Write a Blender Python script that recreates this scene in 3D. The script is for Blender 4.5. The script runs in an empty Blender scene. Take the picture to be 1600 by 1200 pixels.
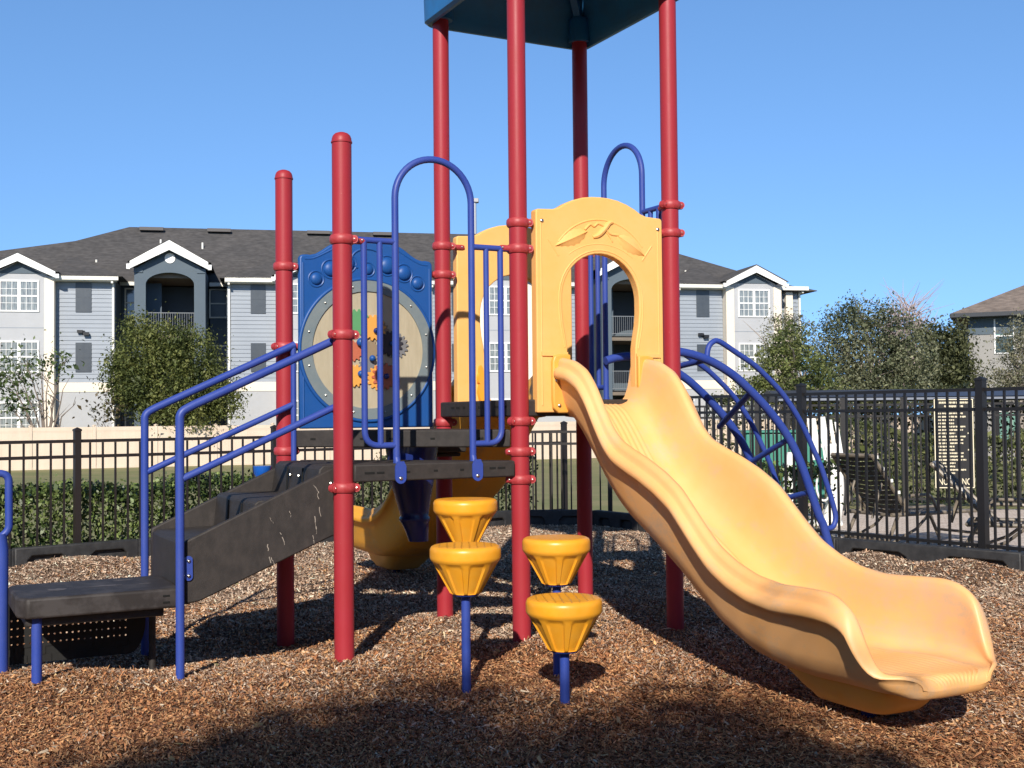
import bpy, bmesh, math, random
import numpy as np
from mathutils import Vector, Matrix, noise
sc = bpy.context.scene
R_ = math.radians
PI = math.pi

# ------------------------------------------------------------------ camera, world, sun
H = 1.4
FOC = 1850.0                       # focal length in pixels of the 1600 px wide photograph
PITCH, ROLL = R_(1.597), R_(-.547)
fw = Vector((0, math.cos(PITCH), math.sin(PITCH)))
rt0 = Vector((1, 0, 0)); up0 = Vector((0, -math.sin(PITCH), math.cos(PITCH)))
rt = rt0*math.cos(ROLL) + up0*math.sin(ROLL)
up = -rt0*math.sin(ROLL) + up0*math.cos(ROLL)
cam_d = bpy.data.cameras.new('camera'); cam = bpy.data.objects.new('camera', cam_d)
sc.collection.objects.link(cam)
m = Matrix.Identity(4)
for i in range(3):
    m[i][0] = rt[i]; m[i][1] = up[i]; m[i][2] = -fw[i]
m[2][3] = H
cam.matrix_world = m
cam_d.sensor_width = 36; cam_d.lens = FOC/1600*36
cam_d.clip_start = .05; cam_d.clip_end = 3000
sc.camera = cam

S = 1.139                          # post spacing of the play structure
YAW = math.atan2(.528, 1.0134)
B0 = Vector((.046, 7.275, 0))
CU, SU = math.cos(YAW), math.sin(YAW)
sd = Vector((.696*CU-1.079*SU, .696*SU+1.079*CU, -.77)).normalized()   # travel of the sun's light
W = bpy.data.worlds.new('World'); sc.world = W; W.use_nodes = True
nt = W.node_tree; bg = nt.nodes['Background']
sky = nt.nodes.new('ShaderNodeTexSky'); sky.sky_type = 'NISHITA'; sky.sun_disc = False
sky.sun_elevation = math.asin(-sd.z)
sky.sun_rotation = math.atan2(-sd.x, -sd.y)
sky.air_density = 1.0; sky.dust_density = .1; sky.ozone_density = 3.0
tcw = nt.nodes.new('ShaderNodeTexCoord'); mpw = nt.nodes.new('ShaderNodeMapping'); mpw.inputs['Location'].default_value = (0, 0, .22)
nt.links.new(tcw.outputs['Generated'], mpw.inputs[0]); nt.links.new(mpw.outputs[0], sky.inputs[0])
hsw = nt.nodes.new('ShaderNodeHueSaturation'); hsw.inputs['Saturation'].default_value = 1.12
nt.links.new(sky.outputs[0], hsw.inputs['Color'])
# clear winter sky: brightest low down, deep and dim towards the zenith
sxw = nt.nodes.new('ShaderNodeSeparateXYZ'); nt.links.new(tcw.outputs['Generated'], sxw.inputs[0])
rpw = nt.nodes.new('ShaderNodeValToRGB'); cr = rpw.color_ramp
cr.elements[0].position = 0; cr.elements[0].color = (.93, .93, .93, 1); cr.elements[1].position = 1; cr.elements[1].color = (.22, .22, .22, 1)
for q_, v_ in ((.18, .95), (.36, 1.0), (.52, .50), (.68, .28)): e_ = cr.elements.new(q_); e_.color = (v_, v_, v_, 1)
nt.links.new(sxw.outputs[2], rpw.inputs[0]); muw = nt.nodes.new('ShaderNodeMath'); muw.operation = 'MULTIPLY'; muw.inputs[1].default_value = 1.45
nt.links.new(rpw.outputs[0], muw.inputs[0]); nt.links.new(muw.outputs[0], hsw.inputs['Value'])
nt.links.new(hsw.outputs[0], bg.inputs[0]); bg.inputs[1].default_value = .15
sun_d = bpy.data.lights.new('sun', 'SUN'); sun = bpy.data.objects.new('sun', sun_d)
sc.collection.objects.link(sun)
sun_d.energy = 5.0; sun_d.angle = R_(.53); sun_d.color = (1, .93, .82)
sun.rotation_euler = sd.to_track_quat('-Z', 'Y').to_euler()
sun.location = (-3, -20, 15)
sc.view_settings.view_transform = 'Standard'; sc.view_settings.look = 'None'
sc.view_settings.exposure = .22; sc.view_settings.gamma = 1

def ray(x, y): return rt*(x-800)/FOC - up*(y-600)/FOC + fw
def at_y(x, y, Y):                 # point at world depth Y seen at pixel x, y of the photograph
    d = ray(x, y); return Vector((0, 0, H)) + d*(Y/d.y)
def at_z(x, y, z=0):
    d = ray(x, y); return Vector((0, 0, H)) + d*((z-H)/d.z)

# ------------------------------------------------------------------ materials
MATS = {}
def mat(name, col, rough=.6, metal=0, spec=.5, var=None, vscale=8, vamt=.5, bump=0, bscale=40, coat=0, attr=None, stretch=None, detail=4, trans=0):
    M = bpy.data.materials.new(name); M.use_nodes = True
    t = M.node_tree; b = t.nodes['Principled BSDF']
    b.inputs['Base Color'].default_value = (*col, 1); b.inputs['Roughness'].default_value = rough
    b.inputs['Metallic'].default_value = metal; b.inputs['Specular IOR Level'].default_value = spec
    if coat: b.inputs['Coat Weight'].default_value = coat
    tc = t.nodes.new('ShaderNodeTexCoord'); src = tc.outputs['Object']
    if stretch:
        mp = t.nodes.new('ShaderNodeMapping'); mp.inputs['Scale'].default_value = stretch
        t.links.new(src, mp.inputs[0]); src = mp.outputs[0]
    if var:
        n = t.nodes.new('ShaderNodeTexNoise'); n.inputs['Scale'].default_value = vscale; n.inputs['Detail'].default_value = detail
        n.inputs['Roughness'].default_value = .65
        t.links.new(src, n.inputs[0])
        rp = t.nodes.new('ShaderNodeMapRange'); rp.inputs[1].default_value = .5-.5*vamt+.12; rp.inputs[2].default_value = .5+.5*vamt-.05
        t.links.new(n.outputs[0], rp.inputs[0])
        mx = t.nodes.new('ShaderNodeMix'); mx.data_type = 'RGBA'
        mx.inputs['A'].default_value = (*col, 1); mx.inputs['B'].default_value = (*var, 1)
        t.links.new(rp.outputs[0], mx.inputs['Factor']); t.links.new(mx.outputs['Result'], b.inputs['Base Color'])
    if attr:
        a = t.nodes.new('ShaderNodeAttribute'); a.attribute_name = attr
        t.links.new(a.outputs['Color'], b.inputs['Base Color'])
        if trans:
            tr = t.nodes.new('ShaderNodeBsdfTranslucent'); t.links.new(a.outputs['Color'], tr.inputs[0])
            ms = t.nodes.new('ShaderNodeMixShader'); ms.inputs[0].default_value = trans
            t.links.new(b.outputs[0], ms.inputs[1]); t.links.new(tr.outputs[0], ms.inputs[2])
            t.links.new(ms.outputs[0], t.nodes['Material Output'].inputs[0])
    if bump:
        n2 = t.nodes.new('ShaderNodeTexNoise'); n2.inputs['Scale'].default_value = bscale; n2.inputs['Detail'].default_value = 5
        t.links.new(src, n2.inputs[0])
        bp = t.nodes.new('ShaderNodeBump'); bp.inputs['Strength'].default_value = bump; bp.inputs['Distance'].default_value = .01
        t.links.new(n2.outputs[0], bp.inputs['Height']); t.links.new(bp.outputs[0], b.inputs['Normal'])
    MATS[name] = M; return M
RED = mat('red powder coat', (.35, .026, .040), .42, spec=.35, var=(.34, .028, .035), vscale=5, detail=9, bump=.04, bscale=220)
REDC = mat('faded red clamp paint', (.36, .032, .038), .48, var=(.44, .06, .07), vscale=30)
BLUE = mat('blue powder coat', (.026, .058, .31), .45, spec=.4, var=(.040, .070, .31), vscale=6, detail=9, bump=.03, bscale=220)
BLUEP = mat('blue moulded plastic', (.009, .075, .29), .42, spec=.4, var=(.014, .08, .28), vscale=5, bump=.04, bscale=150)
BLUED = mat('dark blue glossy plastic', (.015, .03, .16), .2)
BLUEB = mat('bright blue plastic', (.01, .10, .45), .22)
ROOFB = mat('blue plastic canopy', (.02, .17, .44), .4, var=(.03, .12, .29), vscale=4)
YEL = mat('yellow moulded plastic', (.86, .41, .045), .4, var=(.84, .43, .07), vscale=6, bump=.05, bscale=160)
YELP = mat('yellow panel plastic', (.86, .45, .125), .5, spec=.4, var=(.86, .50, .18), vscale=2.4, detail=8, bump=.05, bscale=160)
YELD = mat('deep yellow plastic', (.84, .35, .02), .36, var=(.82, .37, .035), vscale=6, bump=.05, bscale=160)
DECK = mat('brown black vinyl coating', (.022, .018, .017), .66, var=(.036, .030, .028), vscale=22, bump=.12, bscale=260)
DECKW = mat('worn brown black vinyl', (.022, .018, .017), .66, var=(.042, .034, .031), vscale=14, bump=.15, bscale=260, stretch=(1, 1, .6))
SLOT = mat('dark slot', (.004, .004, .004), .9)
STEEL = mat('bolt steel', (.62, .60, .56), .3, 1)
TAN = mat('hazy tan polycarbonate', (.46, .40, .29), .35, var=(.40, .345, .245), vscale=5, coat=.3, stretch=(6, 6, 1))
RIMG = mat('grey window rim', (.16, .20, .22), .4, var=(.20, .23, .24), vscale=12)
BLK = mat('black aluminium', (.016, .015, .016), .4)
BRNB = mat('bronze black aluminium', (.022, .017, .016), .45)
CURB = mat('black recycled plastic', (.022, .022, .024), .6, var=(.045, .045, .047), vscale=10, bump=.2, bscale=120)
CREAMF = mat('cream vinyl', (.68, .555, .435), .5, var=(.62, .50, .39), vscale=2, stretch=(1, 1, .3))
WHITE = mat('white paint', (.80, .79, .76), .5)
TEAL = mat('green utility paint', (.035, .22, .16), .5, var=(.045, .24, .18), vscale=3)
GOLDT = mat('bronze frame', (.12, .10, .08), .4, var=(.30, .25, .19), vscale=6)
SLING = mat('dark sling fabric', (.05, .048, .046), .7, bump=.3, bscale=200)
GRN = mat('green gear', (.10, .30, .13), .5); ORG = mat('orange gear', (.72, .34, .07), .5); RDG = mat('red gear', (.48, .13, .07), .5)
DGR = mat('dark gear', (.03, .03, .04), .4); GRY = mat('grey gear', (.18, .18, .19), .5); BRG = mat('brown gear', (.27, .20, .13), .5)

def wear(M, chip, scale=38, lo=.69, hi=.72):
    """small chips and rubbed specks of their own shape in the paint"""
    t = M.node_tree; b = t.nodes['Principled BSDF']; lk = b.inputs['Base Color'].links[0].from_socket
    tc = [q for q in t.nodes if q.type == 'TEX_COORD'][0]
    oi = t.nodes.new('ShaderNodeObjectInfo'); ad = t.nodes.new('ShaderNodeVectorMath'); sc_ = t.nodes.new('ShaderNodeVectorMath'); sc_.operation = 'SCALE'; sc_.inputs['Scale'].default_value = 37
    t.links.new(oi.outputs['Random'], sc_.inputs[0]); t.links.new(tc.outputs['Object'], ad.inputs[0]); t.links.new(sc_.outputs[0], ad.inputs[1])
    n = t.nodes.new('ShaderNodeTexNoise'); n.inputs['Scale'].default_value = scale; n.inputs['Detail'].default_value = 6; n.inputs['Roughness'].default_value = .7; t.links.new(ad.outputs[0], n.inputs[0])
    mr = t.nodes.new('ShaderNodeMapRange'); mr.inputs[1].default_value = lo; mr.inputs[2].default_value = hi; mr.inputs[4].default_value = .8; t.links.new(n.outputs[0], mr.inputs[0])
    mx = t.nodes.new('ShaderNodeMix'); mx.data_type = 'RGBA'; mx.inputs['B'].default_value = (*chip, 1)
    t.links.new(mr.outputs[0], mx.inputs['Factor']); t.links.new(lk, mx.inputs['A']); t.links.new(mx.outputs['Result'], b.inputs['Base Color'])
    r = t.nodes.new('ShaderNodeTexNoise'); r.inputs['Scale'].default_value = 7; r.inputs['Detail'].default_value = 8; t.links.new(ad.outputs[0], r.inputs[0])
    m2 = t.nodes.new('ShaderNodeMapRange'); m2.inputs[3].default_value = b.inputs['Roughness'].default_value-.12; m2.inputs[4].default_value = b.inputs['Roughness'].default_value+.2
    t.links.new(r.outputs[0], m2.inputs[0]); t.links.new(m2.outputs[0], b.inputs['Roughness'])
wear(RED, (.50, .20, .18)); wear(BLUE, (.20, .22, .30), 46); wear(YELP, (.60, .40, .20), 30, .70, .76); wear(BLUEP, (.10, .16, .28), 34, .70, .75)

# ------------------------------------------------------------------ mesh helpers
class MB:
    def __init__(s): s.v = []; s.f = []; s.mi = []; s.k = 0
    def add(s, vs, fs):
        n = len(s.v); s.v += [tuple(v) for v in vs]
        for f in fs: s.f.append(tuple(i+n for i in f)); s.mi.append(s.k)
        return s
    def box(s, a, b):
        x0, y0, z0 = [min(p, q) for p, q in zip(a, b)]; x1, y1, z1 = [max(p, q) for p, q in zip(a, b)]
        return s.add([(x0,y0,z0),(x1,y0,z0),(x1,y1,z0),(x0,y1,z0),(x0,y0,z1),(x1,y0,z1),(x1,y1,z1),(x0,y1,z1)],
                     [(0,3,2,1),(4,5,6,7),(0,1,5,4),(1,2,6,5),(2,3,7,6),(3,0,4,7)])
    def bar(s, p, q, w, h, upv=(0,0,1)):
        p, q = Vector(p), Vector(q); d = (q-p).normalized(); u = Vector(upv)
        if abs(d.dot(u)) > .98: u = Vector((1, 0, 0))
        sx = d.cross(u).normalized()*w/2; sz = sx.cross(d).normalized()*h/2
        vs = [c+a*sx+b*sz for c in (p, q) for a, b in ((-1,-1),(1,-1),(1,1),(-1,1))]
        return s.add(vs, [(0,1,2,3),(7,6,5,4),(0,4,5,1),(1,5,6,2),(2,6,7,3),(3,7,4,0)])
    def tube(s, pts, r, n=14, closed=False, cap=True):
        pts = [Vector(p) for p in pts]; N = len(pts)
        rr = r if hasattr(r, '__len__') else [r]*N
        prev = None; rings = []
        for i, p in enumerate(pts):
            if closed: t = (pts[(i+1) % N]-pts[i-1])
            else: t = pts[min(i+1, N-1)]-pts[max(i-1, 0)]
            t.normalize()
            if prev is None:
                a = Vector((0, 0, 1)) if abs(t.z) < .9 else Vector((1, 0, 0))
                x = t.cross(a).normalized()
            else: x = (prev - t*prev.dot(t)).normalized()
            prev = x; y = t.cross(x)
            rings.append([p+(x*math.cos(2*PI*k/n)+y*math.sin(2*PI*k/n))*rr[i] for k in range(n)])
        vs = [v for g in rings for v in g]; fs = []
        for i in range(N if closed else N-1):
            a, b = i*n, ((i+1) % N)*n
            for k in range(n): fs.append((a+k, a+(k+1) % n, b+(k+1) % n, b+k))
        if cap and not closed: fs += [tuple(range(n))[::-1], tuple((N-1)*n+k for k in range(n))]
        return s.add(vs, fs)
    def lathe(s, prof, c=(0,0,0), n=28):            # prof: (r, z)
        c = Vector(c); vs = []; fs = []
        for r, z in prof:
            for k in range(n): vs.append(c+Vector((r*math.cos(2*PI*k/n), r*math.sin(2*PI*k/n), z)))
        for i in range(len(prof)-1):
            for k in range(n): fs.append((i*n+k, i*n+(k+1) % n, (i+1)*n+(k+1) % n, (i+1)*n+k))
        fs += [tuple(range(n))[::-1], tuple((len(prof)-1)*n+k for k in range(n))]
        return s.add(vs, fs)
    def prism(s, poly, f0, f1):                     # f0, f1 map a 2-D point to both faces
        n = len(poly); vs = [f0(*p) for p in poly]+[f1(*p) for p in poly]
        return s.add(vs, [tuple(range(n))[::-1], tuple(range(n, 2*n))]+[(i, (i+1) % n, n+(i+1) % n, n+i) for i in range(n)])
    def loft(s, secs, closed=True, cap=True):
        n = len(secs[0]); vs = [v for g in secs for v in g]; fs = []
        for i in range(len(secs)-1):
            for k in range(n if closed else n-1): fs.append((i*n+k, i*n+(k+1) % n, (i+1)*n+(k+1) % n, (i+1)*n+k))
        if cap: fs += [tuple(range(n))[::-1], tuple((len(secs)-1)*n+k for k in range(n))]
        return s.add(vs, fs)
    def ball(s, c, r, n=14, sq=(1,1,1)):
        c = Vector(c); vs = []; fs = []; mm = n//2
        for i in range(1, mm):
            a = PI*i/mm
            for k in range(n): vs.append(c+Vector((r*sq[0]*math.sin(a)*math.cos(2*PI*k/n), r*sq[1]*math.sin(a)*math.sin(2*PI*k/n), r*sq[2]*math.cos(a))))
        vs += [c+Vector((0,0,r*sq[2])), c-Vector((0,0,r*sq[2]))]
        for i in range(mm-2):
            for k in range(n): fs.append((i*n+k, (i+1)*n+k, (i+1)*n+(k+1) % n, i*n+(k+1) % n))
        t, b = len(vs)-2, len(vs)-1
        for k in range(n): fs.append((t, k, (k+1) % n)); fs.append((b, (mm-2)*n+(k+1) % n, (mm-2)*n+k))
        return s.add(vs, fs)
    def build(s, name, mats, parent=None, smooth=True, angle=38, bevel=0, segs=2, sub=0):
        me = bpy.data.meshes.new(name); me.from_pydata(s.v, [], s.f); 
        mats = mats if isinstance(mats, (list, tuple)) else [mats]
        for M in mats: me.materials.append(M)
        me.polygons.foreach_set('material_index', s.mi)
        bm = bmesh.new(); bm.from_mesh(me); bmesh.ops.recalc_face_normals(bm, faces=bm.faces)
        bm.to_mesh(me); bm.free()
        if smooth:
            me.polygons.foreach_set('use_smooth', [True]*len(me.polygons)); me.set_sharp_from_angle(angle=R_(angle))
        o = bpy.data.objects.new(name, me); sc.collection.objects.link(o)
        if parent: o.parent = parent
        if bevel:
            md = o.modifiers.new('bevel', 'BEVEL'); md.width = bevel; md.segments = segs; md.limit_method = 'ANGLE'; md.angle_limit = R_(40)
            md.harden_normals = False
        if sub:
            md = o.modifiers.new('sub', 'SUBSURF'); md.levels = sub; md.render_levels = sub
        return o
def fillet(pts, r, n=7):
    pts = [Vector(p) for p in pts]; out = [pts[0]]
    for i in range(1, len(pts)-1):
        a, p, b = pts[i-1], pts[i], pts[i+1]
        d1, d2 = (a-p), (b-p); l = min(r, d1.length*.49, d2.length*.49)
        p0 = p+d1.normalized()*l; p1 = p+d2.normalized()*l
        for k in range(n+1):
            t = k/n; out.append(p0*(1-t)**2+p*2*t*(1-t)+p1*t*t)
    return out+[pts[-1]]
def spline(pts, n=8):
    P = [Vector(p) for p in pts]; P = [P[0]*2-P[1]]+P+[P[-1]*2-P[-2]]; out = []
    for i in range(1, len(P)-2):
        for k in range(n):
            t = k/n; a, b, c, d = P[i-1:i+3]
            out.append(.5*((2*b)+(c-a)*t+(2*a-5*b+4*c-d)*t*t+(3*b-a-3*c+d)*t**3))
    return out+[P[-2]]
def tag(o, label=None, cat=None, group=None, kind=None):
    if label: o['label'] = label
    if cat: o['category'] = cat
    if group: o['group'] = group
    if kind: o['kind'] = kind
    return o
def empty(name, loc=(0,0,0), rz=0, **k):
    o = bpy.data.objects.new(name, None); sc.collection.objects.link(o)
    o.location = loc; o.rotation_euler = (0, 0, rz); o.empty_display_size = .2
    return tag(o, **k)
def each(name, M, parent, items, **k):      # one object for every item of a repeat
    for add in items:
        mb = MB(); add(mb); mb.build(name, M, parent, **k)
def dup(o, parent=None, loc=None):
    c = o.copy(); sc.collection.objects.link(c)
    if parent: c.parent = parent
    if loc is not None: c.location = loc
    for ch in list(o.children): dup(ch, c)
    return c
def np_mesh(name, V, n_per, M, parent=None, col=None, faces=None, smooth=False):
    """V (N,3); every n_per vertices make one face unless faces (M,4) is given"""
    me = bpy.data.meshes.new(name)
    if faces is None: faces = np.arange(len(V)).reshape(-1, n_per)
    nf, k = faces.shape
    me.vertices.add(len(V)); me.vertices.foreach_set('co', np.ascontiguousarray(V, dtype=np.float32).ravel())
    me.loops.add(nf*k); me.loops.foreach_set('vertex_index', faces.astype(np.int32).ravel())
    me.polygons.add(nf); me.polygons.foreach_set('loop_start', np.arange(0, nf*k, k, dtype=np.int32))
    me.update(calc_edges=True)
    if col is not None:
        a = me.attributes.new('tint', 'FLOAT_COLOR', 'FACE')
        a.data.foreach_set('color', np.c_[col, np.ones(len(col))].astype(np.float32).ravel())
    if smooth: me.polygons.foreach_set('use_smooth', [True]*nf)
    me.materials.append(M); me.validate()
    o = bpy.data.objects.new(name, me); sc.collection.objects.link(o)
    if parent: o.parent = parent
    return o

# ------------------------------------------------------------------ terrain, lawn, mulch, pool deck
CURBL = [Vector((-8.2, 8.35)), Vector((-4.75, 11.26)), Vector((-.02, 15.28))]
CURBR = [Vector((1.0, 15.2)), Vector((1.54, 14.42)), Vector((3.14, 11.5)), Vector((4.35, 10.14)), Vector((6.3, 7.9))]
def smooth(t): t = max(0, min(1, t)); return t*t*(3-2*t)
def terrain(x, y):
    return -.10 - .49*smooth((y-16)/30) - .06*math.sin(x*.11)*smooth((y-14)/10)
def lawn_mat():
    M = mat('lawn', (.165, .185, .065), .9, var=(.29, .245, .12), vscale=.55, vamt=.55, bump=.6, bscale=30, detail=8)
    return M
def sheet(name, xs, ys, fz, M, keep=None):
    V = []; F = []; nx = len(xs)
    for y in ys:
        for x in xs: V.append((x, y, fz(x, y)))
    for j in range(len(ys)-1):
        for i in range(nx-1):
            if keep is None or keep(.5*(xs[i]+xs[i+1]), .5*(ys[j]+ys[j+1])):
                F.append((j*nx+i, j*nx+i+1, (j+1)*nx+i+1, (j+1)*nx+i))
    return np_mesh(name, np.array(V), 4, M, faces=np.array(F), smooth=True)
xs = np.concatenate([[-900, -400, -150, -80], np.arange(-50, 50.1, 1.5), [80, 150, 400, 900]])
ys = np.concatenate([[-60, -30, -10], np.arange(0, 62, 1.5), [80, 120, 250, 600, 1500]])
tag(sheet('lawn', xs, ys, terrain, lawn_mat()), kind='structure')
# short grass blades over the strip of lawn that shows between hedge and wall
POLY = [(-8.2, 1.5), (-8.2, 8.40), (-4.75, 11.31), (-.02, 15.33), (1.02, 15.25), (1.58, 14.45), (3.18, 11.53), (4.39, 10.17), (6.3, 7.95), (6.3, 1.5)]
def inside(x, y, P=POLY):
    c = False; n = len(P)
    for i in range(n):
        x1, y1 = P[i]; x2, y2 = P[i-1]
        if (y1 > y) != (y2 > y) and x < (x2-x1)*(y-y1)/(y2-y1)+x1: c = not c
    return c
BUMPS = [(-1.48, 7.7, -.07, .45), (-2.0, 7.2, -.05, .5), (-2.30, 6.35, .05, .35), (-1.9, 5.95, .03, .4), (.95, 5.2, .03, .35), (1.2, 4.75, .03, .35), (-.26, 6.1, -.02, .25),
         (.25, 5.6, .02, .2), (-.8, 4.8, .02, .5), (2.3, 5.4, .02, .4), (-4.2, 11.5, .07, .5), (-2.9, 12.7, .08, .6), (1.85, 4.75, -.05, .45), (-.02, 5.9, .03, .25), (.1, 7.2, .03, .25), (-.95, 6.7, .03, .25), (-2.2, 6.9, -.04, .3), (3.3, 11.1, .10, .35), (3.9, 10.3, .10, .4), (2.1, 7.0, .02, .5)]
def gh(x, y):
    z = .030*noise.noise((x*1.1, y*1.1, 3.1)) + .014*noise.noise((x*3.1, y*3.1, 1.7))
    for bx, by, h, r in BUMPS:
        d2 = ((x-bx)**2+(y-by)**2)/(r*r)
        if d2 < 6: z += h*math.exp(-d2)
    return z
MUL = mat('mulch base', (.10, .055, .032), .95, var=(.20, .13, .085), vscale=38, vamt=.4, bump=1, bscale=90, detail=6)
gx = np.arange(-8.2, 6.3, .075); gy = np.arange(1.5, 15.4, .075)
GH = np.array([[gh(x, y) for x in gx] for y in gy])
tag(sheet('mulch_ground', gx, gy, lambda x, y: GH[int(round((y-1.5)/.075)), int(round((x+8.2)/.075))], MUL, keep=inside), kind='structure')
def gh_np(x, y):
    fx = np.clip((x+8.2)/.075, 0, len(gx)-2); fy = np.clip((y-1.5)/.075, 0, len(gy)-2)
    i = fx.astype(int); j = fy.astype(int); a = fx-i; b = fy-j
    return GH[j, i]*(1-a)*(1-b)+GH[j, i+1]*a*(1-b)+GH[j+1, i]*(1-a)*b+GH[j+1, i+1]*a*b
def noise2(x, y, s, seed):
    r = np.random.RandomState(seed); g = r.rand(64, 64)
    fx = (x*s) % 63; fy = (y*s) % 63; i = fx.astype(int); j = fy.astype(int); a = fx-i; b = fy-j
    a = a*a*(3-2*a); b = b*b*(3-2*b)
    return g[j, i]*(1-a)*(1-b)+g[j, i+1]*a*(1-b)+g[j+1, i]*(1-a)*b+g[j+1, i+1]*a*b
def wood_chips():
    r = np.random.RandomState(5); X = []; Y = []
    for y0, y1, den in ((3.9, 5.6, 11000), (5.6, 7.2, 8000), (7.2, 9.5, 5000), (9.5, 15.4, 2600)):
        w0 = .47*y1+.3; n = int(2*w0*(y1-y0)*den)
        x = r.uniform(-w0, w0, n); y = r.uniform(y0, y1, n); ok = np.abs(x) < .47*y+.3
        X.append(x[ok]); Y.append(y[ok])
    x = np.concatenate(X); y = np.concatenate(Y)
    n = 60000; xe = r.uniform(-7.5, 6, n); ye = r.uniform(2.2, 13, n); ok = (np.abs(xe) > .47*ye+.3) | (ye < 3.9)   # thinner cover beyond the frame
    x, y = np.concatenate([x, xe[ok]]), np.concatenate([y, ye[ok]]); P = POLY
    c = np.zeros(len(x), bool)
    for i in range(len(P)):
        x1, y1 = P[i]; x2, y2 = P[i-1]
        if y1 == y2: continue
        c ^= ((y1 > y) != (y2 > y)) & (x < (x2-x1)*(y-y1)/(y2-y1)+x1)
    x, y = x[c], y[c]; n = len(x)
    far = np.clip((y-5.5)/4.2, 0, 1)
    L = np.clip(np.exp(r.normal(math.log(.0245), .5, n)), .008, .08)*(1+.25*far)
    Wd = np.clip(np.exp(r.normal(math.log(.0058), .42, n)), .0025, .016)*(1+.35*far)
    patch = noise2(x+20, y, .9, 1)*.55+noise2(x+20, y, 2.6, 2)*.3+noise2(x+20, y, 7, 3)*.15
    # long axes lie loosely along one another in patches
    an = r.uniform(0, PI, n)*.75+noise2(x+20, y, 1.7, 4)*PI*.6
    tl = r.normal(0, .17, n); rl = r.normal(0, .30, n)
    ca, sa = np.cos(an), np.sin(an)
    d = np.c_[ca*np.cos(tl), sa*np.cos(tl), np.sin(tl)]
    wv = np.c_[-sa*np.cos(rl), ca*np.cos(rl), np.sin(rl)]
    nv = np.cross(d, wv)
    c0 = np.c_[x, y, gh_np(x, y)+r.uniform(.001, .014, n)+np.abs(np.sin(tl))*L*.25]
    bow = (r.normal(0, .10, n)*L)[:, None]*nv
    tw = r.normal(0, .25, n)[:, None]*nv*Wd[:, None]
    hl = d*(L/2)[:, None]; hw = wv*(Wd/2)[:, None]
    e1 = r.uniform(.15, 1, n)[:, None]; e2 = r.uniform(.15, 1, n)[:, None]
    V = np.stack([c0-hl-hw*e1-tw-bow, c0-hl+hw*e1+tw-bow, c0-hw+bow, c0+hw+bow, c0+hl-hw*e2+tw-bow, c0+hl+hw*e2-tw-bow], 1).reshape(-1, 3)
    b = np.arange(n)[:, None]*6
    F = np.stack([b+np.array([0, 2, 3, 1]), b+np.array([2, 4, 5, 3])], 1).reshape(-1, 4)
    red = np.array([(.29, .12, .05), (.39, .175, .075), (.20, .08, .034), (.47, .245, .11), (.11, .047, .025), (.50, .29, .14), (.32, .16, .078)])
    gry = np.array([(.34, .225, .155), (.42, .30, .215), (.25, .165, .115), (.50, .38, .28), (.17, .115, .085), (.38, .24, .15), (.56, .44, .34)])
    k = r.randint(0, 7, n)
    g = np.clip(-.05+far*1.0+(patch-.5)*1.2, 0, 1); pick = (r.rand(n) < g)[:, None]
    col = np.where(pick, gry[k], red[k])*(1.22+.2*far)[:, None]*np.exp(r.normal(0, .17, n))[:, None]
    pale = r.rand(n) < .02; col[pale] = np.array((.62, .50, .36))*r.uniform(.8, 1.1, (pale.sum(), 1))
    col = np.clip(col, .01, .8)
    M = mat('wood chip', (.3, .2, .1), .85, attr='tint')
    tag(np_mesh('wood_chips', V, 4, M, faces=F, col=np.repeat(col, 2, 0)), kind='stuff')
wood_chips()
def fallen_leaves():
    r = np.random.RandomState(17); n = 260; y = 4.2+r.rand(n)**.8*9; x = (r.rand(n)*2-1)*.42*y
    ok = np.array([inside(a, b) for a, b in zip(x, y)]); x, y = x[ok], y[ok]; n = len(x)
    c = np.c_[x, y, gh_np(x, y)+.018]; a = r.rand(n)*2*PI; t = r.normal(0, .35, n)
    d = np.c_[np.cos(a)*np.cos(t), np.sin(a)*np.cos(t), np.sin(t)]; w = np.c_[-np.sin(a), np.cos(a), r.normal(0, .4, n)]
    l = (.045*np.exp(r.normal(0, .3, n)))[:, None]
    V = np.stack([c-d*l*.5, c+w*l*.22, c+d*l*.5, c-w*l*.22], 1).reshape(-1, 3)
    T = np.array([(.22, .13, .06), (.34, .24, .11), (.14, .08, .04), (.30, .27, .12)]); col = T[r.randint(0, 4, n)]
    tag(np_mesh('fallen_leaves', V, 4, MATS['wood chip'], col=col), kind='stuff')
fallen_leaves()

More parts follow.
